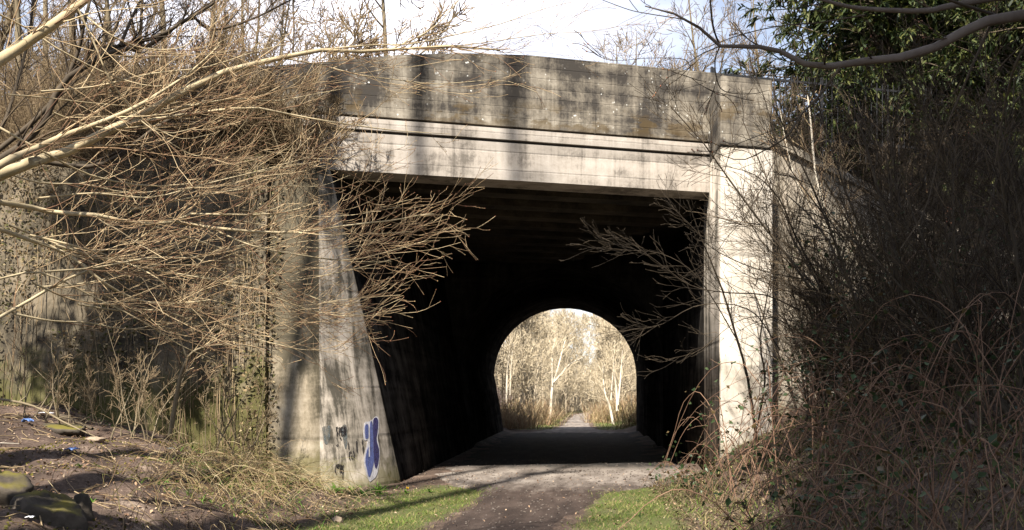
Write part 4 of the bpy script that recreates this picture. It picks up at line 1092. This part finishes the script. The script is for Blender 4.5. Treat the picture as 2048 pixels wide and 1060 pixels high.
def bramble(label, base, n, reach, h, group, leaf=160, lit=False):
    t = thing('bramble_bush', label, 'bramble', base, group); b = np.array(base, float)
    a = rng.uniform(0, 6.283, n); K = 14; u = np.linspace(0, 1, K)
    rc = reach * rng.uniform(.4, 1.15, n); hh = h * rng.uniform(.45, 1.15, n); ox = rng.normal(size=n) * reach * .3; oy = rng.normal(size=n) * reach * .3
    top = rng.uniform(.4, .65, n)
    x = b[0] + ox[:, None] + np.cos(a)[:, None] * rc[:, None] * u; y = b[1] + oy[:, None] + np.sin(a)[:, None] * rc[:, None] * u
    z0 = H(x[:, 0], y[:, 0]); z = z0[:, None] + hh[:, None] * (1 - ((u[None] - top[:, None]) / np.maximum(top, 1 - top)[:, None]) ** 2) - .05 + .3 * (u[None]) * (H(x, y) - z0[:, None])
    S = np.stack([x, y, z], -1); S[:, 1:] += np.cumsum(rng.normal(size=(n, K - 1, 3)), 1) * .012
    R = (.0075 * rng.uniform(.5, 1.2, n))[:, None] * np.linspace(1, .35, K)[None]
    for k_ in range(n):
        a1, r1, _ = spawn(S[k_:k_ + 1], R[k_:k_ + 1], 2.2, .2, .95, .5, (35, 75), -.04, .12, 5, .6, 1, (0, 0, .2), .5)
        m = MB(); m.tubes(S[k_], R[k_], 5); m.tubes(a1, np.maximum(r1, .002), 4); m.build('cane', M['cane'], t, True)
    if leaf:
        i = rng.integers(0, n, leaf); m = MB(); c = S[i, rng.integers(3, K, leaf)] + rng.normal(size=(leaf, 3)) * .07
        m.leaves(c, .07, aspect=.7); m.build('leaves', M['bleaf'], t)
    return t


for q, (px, d, n, rc, h, lab) in enumerate(((1560, 14.6, 26, 2.0, 1.5, 'red-brown bramble canes arching below the bright pilaster'), (1720, 12.6, 34, 2.2, 1.7, 'dense bramble bush arching in the middle of the right bank'), (1880, 11.0, 34, 2.2, 1.5, 'bramble bush with dead grass at the lower right'),
                                     (2010, 9.5, 30, 2.0, 1.3, 'bramble bush at the lower right corner'), (1640, 11.2, 22, 1.5, 1.0, 'low bramble tangle beside the right verge'), (1800, 16.0, 30, 2.2, 1.9, 'tall bramble bush behind the right bank'), (1970, 14.0, 30, 2.2, 2.0, 'tall bramble bush near the right edge'), (1480, 17.2, 18, 1.3, .9, 'low brambles at the foot of the bright pilaster'), (1400, 15.6, 10, .9, .5, 'few bramble shoots at the right edge of the path'), (1740, 8.6, 26, 1.6, 1.0, 'near bramble tangle at the bottom of the right bank'), (1930, 7.4, 26, 1.6, 1.0, 'nearest bramble tangle at the lower right'), (1600, 9.4, 18, 1.2, .7, 'low bramble shoots at the bottom edge beside the right verge'))):
    bramble(lab, Gz(px, d), n, rc, h, 'brambles on the right bank', 420 if q in (1, 2, 5, 6) else 170)
ar = thing('bramble_bush', 'two long sunlit bramble canes arching side by side on the right bank', 'bramble', Gz(1500, 12.5), 'brambles on the right bank')
AL = [limb([(1490, 1040), (1520, 930), (1560, 840), (1600, 780), (1650, 752), (1700, 748), (1760, 770), (1830, 800)], .0085, .004, 12.4, 12.6, 16, .02), limb([(1530, 1000), (1570, 880), (1610, 800), (1660, 778), (1720, 790), (1760, 830)], .008, .003, 12.3, 12.5, 16, .02), limb([(1500, 798), (1560, 800), (1640, 815), (1740, 820)], .006, .003, 12.5, 12.6, 16, .02),
      limb([(1660, 1060), (1700, 960), (1760, 900), (1830, 880), (1940, 870)], .007, .003, 10.5, 10.4, 16, .02), limb([(1440, 1000), (1500, 900), (1590, 850), (1700, 850), (1800, 900)], .006, .003, 12.0, 12.2, 16, .02), limb([(1600, 1060), (1640, 940), (1720, 860), (1840, 820), (1960, 850)], .007, .003, 10.8, 11, 16, .02), limb([(1560, 1060), (1700, 1000), (1840, 985), (1960, 1000)], .006, .003, 10, 10, 16, .02), limb([(1700, 1050), (1780, 900), (1850, 790), (1930, 740), (2030, 760)], .007, .003, 11, 11.2, 16, .02),
      limb([(1850, 1060), (1880, 1000), (1930, 970), (2000, 965), (2048, 990)], .007, .003, 9.5, 9.4, 16, .02)]
for p, r in AL:
    m = MB(); m.tubes(p, r, 6); m.build('cane', M['cane'], ar, True)
dc = thing('dead_stalk', 'pale straight dead stalk standing in the right brambles', 'plant', Gz(1962, 10.5))
m = MB(); m.tubes(resample([Gz(1966, 10.5), P(1962, 900, 10.4), P(1961, 830, 10.4), P(1959, 768, 10.4)], 8), np.linspace(.009, .005, 8), 6); m.build('stem', M['straw'], dc, True)
dl = thing('dead_stalk', 'short pale dead stalk with two withered leaves in the right thicket', 'plant', Gz(1885, 11.2))
m = MB(); m.tubes(resample([Gz(1885, 11.2), P(1882, 900, 11.2), P(1876, 820, 11.2), P(1866, 760, 11.2)], 8), np.linspace(.007, .003, 8), 5); m.build('stem', M['cane'], dl, True)
m = MB(); m.leaves(np.array([P(1872, 758, 11.2), P(1930, 778, 11.2)]), .11, aspect=.8); m.build('leaves', M['deadleaf'], dl)
iv = thing('holly_bush', 'dark glossy evergreen bush deep in the right thicket', 'shrub', Gz(1880, 15.5))
n = 5200; c = np.array(Gz(1880, 15.5)) + np.clip(rng.normal(size=(n, 3)), -1.7, 1.7) * [1.5, 1.2, .8] + [0.4, 0, .9]; c = c[c[:, 2] > H(c[:, 0], c[:, 1])]
k_ = vnoise(c[:, 0] * 2.2, c[:, 2] * 2.6, 61) > .38; c = c[k_]
m = MB(); m.leaves(c, .09, aspect=.6); m.build('leaves', M['bleaf'], iv); b0 = Gz(1880, 15.5)
S = np.stack([resample([b0, b0 + rng.normal(size=3) * [.5, .4, 0] + [0, 0, 1], b0 + rng.normal(size=3) * [1, .6, .1] + [0, 0, 1.9]], 6) for _ in range(14)]); m = MB(); m.tubes(S, np.full(S.shape[:2], .015), 5); m.build('stems', M['bark_dark'], iv, True)

# ------------------------------------------------------------------ ground cover
def blades(n, xr, yr, dens, h, w, mat, name, label, flop=.35, K=4, zoff=0.0, cat='grass', hfun=None):
    x = rng.uniform(*xr, n); y = rng.uniform(*yr, n); k_ = rng.random(n) < dens(x, y); x = x[k_]; y = y[k_]; n = len(x)
    p = np.stack([x, y, H(x, y) - .01 + zoff], 1); hh = h * rng.uniform(.4, 1.3, n)
    if hfun is not None: hh = hh * hfun(x, y)
    a = rng.uniform(0, 6.283, n); d = np.stack([np.cos(a) * flop, np.sin(a) * flop, np.ones(n)], 1); d /= np.linalg.norm(d, axis=1, keepdims=True); pts = [p]
    for j in range(K - 1):
        d = d + np.stack([np.cos(a) * flop * .6, np.sin(a) * flop * .6, -.12 * np.ones(n)], 1); d /= np.linalg.norm(d, axis=1, keepdims=True); p = p + d * (hh / (K - 1))[:, None]; pts.append(p)
    S = np.stack(pts, 1); m = MB(); sd = np.stack([-np.sin(a), np.cos(a), 0 * a], 1)
    m.ribbons(S, w * np.linspace(1, .15, K)[None] * rng.uniform(.6, 1.3, n)[:, None], side=sd); ob = m.build(name, mat); tag(ob, label, cat, kind='stuff'); return ob


def verge(x, y):
    o = np.abs(x - path_c(y) + .16 * (vnoise(y * 1.9, x * 0 + 3, 5) - .5)); n1 = vnoise(x * 2.1, y * 2.1, 41)
    lim = np.where(x < path_c(y), 2.1, 1.9)
    return sstep(.72, 1.15, o) * (1 - sstep(lim, lim + .9, o)) * (1 - sstep(16.6, 18.3, y + (n1 - .5) * 2)) * np.clip(n1 * 1.6 - .1, .05, 1)


blades(80000, (-4.6, 2.6), (9, 18.6), verge, .085, .008, M['grass'], 'grass', 'short green grass on both sides of the path', .5)
blades(9000, (-4.4, 2.6), (9, 18.4), lambda x, y: verge(x, y) * (vnoise(x * 3, y * 3, 91) > .55), .19, .009, M['grass'], 'tall_grass', 'ragged taller grass tufts in the verges', .6, 5)
blades(5000, (-4.4, 2.6), (9, 18.6), lambda x, y: sstep(.6, .9, np.abs(x - path_c(y))) * (1 - sstep(2.4, 3.2, np.abs(x - path_c(y)))) * (vnoise(x * 2.5, y * 2.5, 93) > .5), .14, .007, M['dimstraw'], 'verge_straw', 'withered grass along the edges of the path', .9, 5)
blades(15000, (1.4, 7), (6, 19), lambda x, y: np.clip(vnoise(x * 1.5, y * 1.5, 81) * 1.6 - .3, .1, 1), .45, .008, M['dimstraw'], 'dead_grass', 'dead grass among the brambles on the right bank', .55, 5)
blades(14000, (1.0, 8), (6, 19.5), lambda x, y: np.full(len(x), .8) * (x > 1.6), .26, .012, M['grass'], 'bank_grass', 'dim green grass under the brambles on the right bank', .5, 5)
# dry grass tumbling down the left bank
def straw_zone(x, y):
    u = (x + 4.55 + .10 * (y - 13)) / .75; v_ = (y - 13.6) / 2.6
    return np.exp(-(u * u + v_ * v_)) * 1.2


n = 6500; x = rng.uniform(-7, -3, n); y = rng.uniform(9, 18, n); k_ = rng.random(n) < straw_zone(x, y); x = x[k_]; y = y[k_]; n = len(x)
p = np.stack([x, y, H(x, y)], 1); d = np.stack([.35 + rng.normal(size=n) * .45, -.3 + rng.normal(size=n) * .4, .75 + rng.random(n) * .5], 1); L = rng.uniform(.2, .95, n); K = 8; pts = [p]
for j in range(K - 1):
    d /= np.linalg.norm(d, axis=1, keepdims=True); p = p + d * (L / (K - 1))[:, None]; p[:, 2] = np.maximum(p[:, 2], H(p[:, 0], p[:, 1]) + .02); pts.append(p); d = d + np.array([.10, -.08, -.30]) + rng.normal(size=(n, 3)) * .17
m = MB(); m.tubes(np.stack(pts, 1), np.full((n, K), .0034) * np.linspace(1, .4, K)[None] * rng.uniform(.6, 1.4, n)[:, None], 3)
tag(m.build('dry_grass', M['straw']), 'tumbling straw-coloured dry grass at the foot of the left wall', 'dry grass', kind='stuff')
blades(9000, (-8.5, -3.0), (11, 18.2), lambda x, y: np.clip(straw_zone(x - .0, y - .6) + .5 * (y > 16), 0, 1) * (vnoise(x * 2, y * 2, 71) > .45), .20, .016, M['weed'], 'green_weeds', 'fresh green weeds growing through the dry grass', .6, 4, cat='weeds')
# leaf litter on the soil
n = 15000; x = rng.uniform(-11, -3.0, n); y = rng.uniform(5, 18, n); k_ = rng.random(n) < np.clip(vnoise(x * 1.3, y * 1.3, 43) * 1.5 - .2, .1, 1); x, y = x[k_], y[k_]
m = MB(); m.leaves(np.stack([x, y, H(x, y) + .012], 1), .05, up=1.2); tag(m.build('leaf_litter', M['litter']), 'brown leaf litter scattered over the left bank', 'leaf litter', kind='stuff')
n = 14000; x = rng.uniform(1.3, 9, n); y = rng.uniform(6, 20, n); m = MB(); m.leaves(np.stack([x, y, H(x, y) + .012], 1), .055, up=1.0); tag(m.build('bank_litter', M['dimstraw']), 'dead leaves under the brambles on the right', 'leaf litter', kind='stuff')
n = 1500; x = rng.uniform(-4.2, 3, n); y = rng.uniform(11, 21, n); k_ = rng.random(n) < .25 + .75 * (np.abs(x - path_c(y)) > 1.0); x, y = x[k_], y[k_]; k_ = (x > -3.3) & (x < 2.8) | (y < 17); x, y = x[k_], y[k_]
m = MB(); m.leaves(np.stack([x, y, H(x, y) + .03], 1), .04, up=1.4); tag(m.build('path_litter', M['litter']), 'scattered dead leaves on the path and its edges', 'leaf litter', kind='stuff')
n = 2600; x = rng.uniform(-3.3, 2.8, n); y = rng.uniform(9, 26, n); k_ = (np.abs(x - path_c(y)) < .9) | (y > 17.5); x, y = x[k_], y[k_]
m = MB(); m.blobs(np.stack([x, y, H(x, y) + .02], 1), .012 * rng.uniform(.5, 2.0, len(x)), st=.6); tag(m.build('gravel', M['gravel']), 'loose gravel on the path', 'gravel', kind='stuff')
n = 900; x = rng.uniform(-10, -3.2, n); y = rng.uniform(6, 17.5, n); p = np.stack([x, y, H(x, y) + .02], 1); a = rng.uniform(0, 6.28, n); L = rng.uniform(.1, .5, n); d = np.stack([np.cos(a), np.sin(a), 0 * a], 1); q3 = p + d * L[:, None]; q3[:, 2] = H(q3[:, 0], q3[:, 1]) + .025; mid = (p + q3) / 2 + rng.normal(size=(n, 3)) * .02; mid[:, 2] = H(mid[:, 0], mid[:, 1]) + .035
m = MB(); m.tubes(np.stack([p, mid, q3], 1), np.full((n, 3), .005) * rng.uniform(.5, 1.6, n)[:, None], 4); tag(m.build('twig_litter', M['twig_bg']), 'broken twigs lying on the left bank', 'twigs', kind='stuff')
n = 16000; x = rng.uniform(-10, -3, n); y = rng.uniform(5, 17.5, n); k_ = vnoise(x * 1.2, y * 1.2, 45) > .60; x, y = x[k_], y[k_]
m = MB(); m.leaves(np.stack([x, y, H(x, y) + .015], 1), .035, up=.3); tag(m.build('moss', M['moss']), 'moss patches on the left bank', 'moss', kind='stuff')


def rock(name, label, loc, size, mat, group=None, seed=0, sub=4):
    import bmesh
    bm = bmesh.new(); bmesh.ops.create_icosphere(bm, subdivisions=sub, radius=1.0)
    vs_ = np.array([v.co[:] for v in bm.verts]); nn = vs_ / np.linalg.norm(vs_, axis=1, keepdims=True)
    g2 = np.random.default_rng(seed); r = np.ones(len(nn))
    for _ in range(11):
        dq = g2.normal(size=3); dq /= np.linalg.norm(dq); c = nn @ dq; lim = g2.uniform(.5, .8); r = np.where(c * r > lim, lim / np.maximum(c, .05), r)
    r = r * (1 + .24 * (vnoise(nn[:, 0] * 3 + 9, nn[:, 2] * 3 + nn[:, 1] * 2, seed) - .5) + .13 * (vnoise(nn[:, 0] * 9, nn[:, 2] * 9 + nn[:, 1] * 7, seed + 1) - .5))
    vv_ = nn * r[:, None] * np.array(size)
    fs = [[v.index for v in f.verts] for f in bm.faces]; bm.free()
    m = MB(); m.add(vv_ + np.array(loc), fs); o = m.build(name, mat, None, True, origin=loc); tag(o, label, 'stone', group); return o


p = Gr(105, 1030); rock('boulder', 'large mossy boulder at the lower left corner', (p[0], p[1], hz(p[0], p[1]) - .12), (.42, .36, .40), M['rock'], 'stones of the left bank', 3)
p = Gr(10, 1000); rock('boulder', 'mossy boulder cut by the left edge', (p[0], p[1], hz(p[0], p[1]) - .06), (.34, .30, .30), M['rock'], 'stones of the left bank', 5)
p = Gr(166, 1035); rock('boulder', 'narrow upright stone right of the large mossy boulder', (p[0], p[1], hz(p[0], p[1]) - .08), (.12, .18, .30), M['rock'], 'stones of the left bank', 8)
p = Gr(193, 884); rock('stone', 'flat pale stone on the left bank', p + [0, 0, .02], (.17, .12, .06), M['pebble'], 'stones of the left bank', 12, 3)
p = Gr(125, 862); rock('stone', 'mossy lump of stone near the foot of the mossy wall', p, (.5, .28, .14), M['rock'], 'stones of the left bank', 14, 3)
p = Gr(676, 1045); rock('stone', 'round brown stone in the grass beside the path', p + [0, 0, .03], (.10, .08, .06), M['pebble'], 'stones of the left bank', 15, 3)


def stick(label, pts, r, mat, tw=3):
    p = resample(pts, 12); t = thing('fallen_branch', label, 'branch', p[0], 'fallen branches on the left bank')
    m = MB(); m.tubes(p, np.linspace(r, r * .4, 12), 7); m.build('stem', mat, t, True)
    a, rr2, _ = spawn(p[None], np.linspace(r, r * .4, 12)[None], tw, .2, .95, .45, (30, 60), .08, .12, 6, .5, 1, (0, 0, 1), .4); m = MB(); m.tubes(a, rr2, 4); m.build('twigs', mat, t)


def gp(px, d, dz=.03):
    p = Gz(px, d); p[2] += dz; return p


stick('long fallen branch lying along the foot of the mossy wall', [gp(-40, 15.0, .3), gp(60, 15.0, .22), gp(130, 14.9, .16), gp(190, 14.8, .06)], .022, M['bark_bg'], 9)
stick('short pale stick on the left bank at the left edge', [Gr(-40, 892, .04), Gr(38, 896, .05)], .014, M['birch'], 1)
stick('mossy log beside the pale stone', [Gr(115, 838, .05), Gr(185, 862, .03)], .06, M['bark_dark'], 1)


def scrap(label, loc, size, mat, seed):
    """crumpled scrap of plastic"""
    g2 = np.random.default_rng(seed); n = 9; u, w_ = np.meshgrid(np.linspace(-1, 1, n), np.linspace(-1, 1, n))
    z = .35 * g2.random((n, n)) + .25 * (1 - u * u); v = np.stack([u * size[0] + g2.normal(size=(n, n)) * size[0] * .12, w_ * size[1] + g2.normal(size=(n, n)) * size[1] * .12, z * size[2]], -1).reshape(-1, 3)
    i = np.arange(n * n).reshape(n, n); m = MB(); m.add(v + np.array(loc), np.stack([i[:-1, :-1], i[:-1, 1:], i[1:, 1:], i[1:, :-1]], -1).reshape(-1, 4))
    o = m.build('plastic_scrap', mat, None, False, origin=loc); sm = o.modifiers.new('thick', 'SOLIDIFY'); sm.thickness = .004; tag(o, label, 'litter', 'plastic litter on the left bank')


scrap('blue plastic scrap nearest the mossy wall', Gr(55, 850, .02), (.06, .06, .12), M['bluebag'], 1)
scrap('long blue plastic scrap lower down the left bank', Gr(143, 906, .02), (.055, .10, .07), M['bluebag'], 2)
scrap('white plastic strip below the fallen branch', Gr(92, 830, .02), (.13, .05, .05), M['whitebag'], 3)
scrap('small grey-blue scrap beside the dry grass', Gr(342, 902, .02), (.05, .05, .05), M['teal_paint'], 4)
scrap('white scrap at the bottom left edge', Gr(60, 1048, .03), (.03, .03, .03), M['whitebag'], 6)


def rosette(label, loc, n, L, flower=0):
    t = thing('weed_plant', label, 'weed', loc, 'weeds at the wall foot'); a = rng.uniform(0, 6.28, n); K = 5; el = rng.uniform(.2, 1.2, n)
    d = np.stack([np.cos(a) * np.cos(el), np.sin(a) * np.cos(el), np.sin(el)], 1); p = np.repeat(np.array(loc)[None], n, 0); pts = [p]
    for j in range(K - 1):
        p = p + d * L / (K - 1) * rng.uniform(.8, 1.1, n)[:, None]; pts.append(p); d = d + np.array([0, 0, -.25]); d /= np.linalg.norm(d, axis=1, keepdims=True)
    m = MB(); m.ribbons(np.stack(pts, 1), L * .28 * np.array([.4, 1, 1.2, .8, .05])[None].repeat(n, 0), side=np.stack([-np.sin(a), np.cos(a), 0 * a], 1)); m.build('leaves', M['weed'], t)
    for q in range(flower):
        c = np.array(loc) + [rng.normal() * .05, rng.normal() * .05, L * .9]; m = MB(); m.leaves(np.repeat(c[None], 26, 0), .05, aspect=.35, up=.6); m.build('flower', M['yellow'], t)


for px, py, n, L, f, lab in ((672, 985, 16, .2, 0, 'dark green weed clump at the foot of the jamb below the black tags'), (692, 992, 12, .12, 1, 'yellow-flowered weed at the foot of the graffiti wall'), (758, 988, 18, .2, 0, 'bright leafy weed below the blue graffiti'), (725, 992, 12, .14, 0, 'small leafy weed between the yellow flower and the bright leafy weed'), (812, 988, 10, .1, 1, 'yellow-flowered weed beside the lit ground at the tunnel mouth'), (860, 985, 12, .1, 0, 'low weed at the corner of the left verge')):
    rosette(lab, G(px, py) + [0, 0, .01], n, L, f)
for q, (px, d) in enumerate(((185, 10.0), (215, 9.0), (240, 8.6), (320, 9.6), (360, 9.0), (160, 11.5))):
    rosette('tiny green seedling clump on the left bank soil', gp(px, d, .0), 8, .07)

# ------------------------------------------------------------------ beyond the tunnel
def birch(label, base, limbs_px, d, group='pale birches beyond the tunnel'):
    t = thing('birch_tree', label, 'tree', base, group)
    Ls_ = [limb(l, .08 * s_, .02 * s_, d, d, 16, .2) for l, s_ in limbs_px]
    grow_tree(t, Ls_, M['birch'], M['twig_far'], None, dens=2.2, l1=2.2, l2=1.1, l3=.6, up=.03, bias=(0, 0, .3), r_min=.011, part='trunk', cap=.02)


for lab, d, ls in (('forked pale birch leaning right in the middle of the tunnel view', 75, [([(1100, 815), (1103, 790), (1107, 765), (1115, 740), (1124, 705), (1131, 680)], 1.5), ([(1105, 772), (1104, 730), (1106, 700), (1112, 670)], .9), ([(1107, 765), (1125, 745), (1140, 728), (1165, 715)], .9)]),
                   ('slim pale birch leaning right at the left of the tunnel view', 66, [([(1038, 815), (1045, 780), (1052, 745), (1058, 715), (1062, 690)], 1.0), ([(1049, 812), (1050, 780), (1054, 750), (1056, 700)], .8)]),
                   ('straight pale birch near the left edge of the tunnel view', 60, [([(1013, 800), (1014, 760), (1017, 720), (1021, 690)], .9), ([(1020, 790), (1022, 740), (1025, 700)], .6)]),
                   ('pale birch clump at the right of the tunnel view', 62, [([(1227, 832), (1220, 815), (1213, 795), (1208, 770), (1206, 730)], 1.2), ([(1235, 822), (1233, 780), (1228, 740), (1227, 712)], 1.2), ([(1236, 810), (1240, 770), (1243, 730), (1245, 700)], .9), ([(1222, 800), (1224, 770), (1226, 740)], .7)])):
    b = P(ls[0][0][0][0], 800, d); b[2] = hz(b[0], b[1]); ls[0][0][0] = (ls[0][0][0][0], HOR - (b[2] - .1 - EYE) * F_PX / d); birch(lab, b, ls, d)
protos2 = [dict(h=7.5, r=.06, n1=26, l1=.40, n2=8, n3=6, t0=.08), dict(h=9, r=.06, n1=26, l1=.36, n2=8, n3=6, t0=.12, forks=3), dict(h=8, r=.055, n1=28, l1=.45, n2=8, n3=5, t0=.06, lean=(.12, 0))]
protos = protos2
sp_ = []
for q in range(46):
    y = rng.uniform(60, 112); sd = -1 if q % 2 else 1; x = path_c(y) + sd * rng.uniform(2.2, 9.5) * (1.0 if y < 90 else .8); sp_.append((x, y, rng.uniform(.8, 1.25), None))
for q in range(34):
    y = rng.uniform(104, 135); sp_.append((path_c(y) + (-1) ** q * rng.uniform(.9 if y > 112 else 1.8, 9), y, rng.uniform(1.0, 1.5), None))
place_trees(sp_, M['bark_far'], M['twig_far'], 'wood_tree', 'trees of the wood beyond the tunnel', 'tan leafless tree in the sunlit wood beyond the tunnel', hz, .012)


def tuft(name, label, cat, loc, n, h, mat, group, spread=.6):
    t = thing(name, label, cat, loc, group); b = np.array(loc); d = np.stack([rng.normal(size=n) * .45, rng.normal(size=n) * .45, np.ones(n)], 1); p = b + np.stack([rng.normal(size=n) * spread, rng.normal(size=n) * spread, np.zeros(n) - .05], 1); K = 6; L = h * rng.uniform(.4, 1.2, n); pts = [p]
    for j in range(K - 1):
        d /= np.linalg.norm(d, axis=1, keepdims=True); p = p + d * (L / (K - 1))[:, None]; pts.append(p); d = d + rng.normal(size=(n, 3)) * .16 + np.array([0, 0, -.14])
    m = MB(); m.ribbons(np.stack(pts, 1), .03 * np.linspace(1, .4, K)[None].repeat(n, 0)); m.build('stems', mat, t); return t


t1 = tuft('bracken_clump', 'rust-brown dead bracken clump beside the path beyond the tunnel', 'bracken', (-2.6, 60, hz(-2.6, 60)), 420, 1.7, M['rust_brush'], 'rusty clumps beyond the tunnel')
t2 = tuft('grass_clump', 'straw-coloured tall grass clump beside the path beyond the tunnel', 'grass clump', (-3.6, 55, hz(-3.6, 55)), 420, 1.4, M['straw'], 'straw clumps beyond the tunnel')
for q in range(34):
    y = rng.uniform(50, 100); sd = -1 if q % 2 else 1; x = path_c(y) + sd * rng.uniform(1.9, 5.0)
    if y < 54: x = path_c(y) + sd * rng.uniform(3.0, 4.6)
    dup(t1 if rng.random() < .5 else t2, (x, y, hz(x, y)), rng.uniform(0, 6), rng.uniform(.6, 1.15))
blades(16000, (-5, 5), (50, 100), lambda x, y: sstep(.9, 1.4, np.abs(x - path_c(y))) * (y > 52) * (1 - .5 * sstep(2.5, 5, np.abs(x))), .22, .03, M['grass'], 'far_grass', 'green verges along the path beyond the tunnel', .5)
# the wood closing the view far beyond
br = MB(); n = 1500; x = rng.uniform(-26, 26, n); y = rng.uniform(134, 156, n); p = np.stack([x, y, H(x, y) - .2], 1); d = np.stack([rng.normal(size=n) * .2, rng.normal(size=n) * .2, np.ones(n)], 1); K = 6; L = rng.uniform(3, 9, n); pts = [p]
for j in range(K - 1):
    d = d + rng.normal(size=(n, 3)) * .1; d /= np.linalg.norm(d, axis=1, keepdims=True); p = p + d * (L / (K - 1))[:, None]; pts.append(p)
S = np.stack(pts, 1); R = .05 * np.linspace(1, .4, K)[None].repeat(n, 0); br.tubes(S, R, 3); a1, r1, _ = spawn(S, R, 14, .05, 1, 2.2, (25, 60), .03, .15, 5, .5, 1, (0, 0, .1), .5); br.tubes(a1, np.maximum(r1, .02), 3)
tag(br.build('far_wood', M['twig_far']), 'dense tan wood closing the view beyond the tunnel', 'wood', kind='stuff')
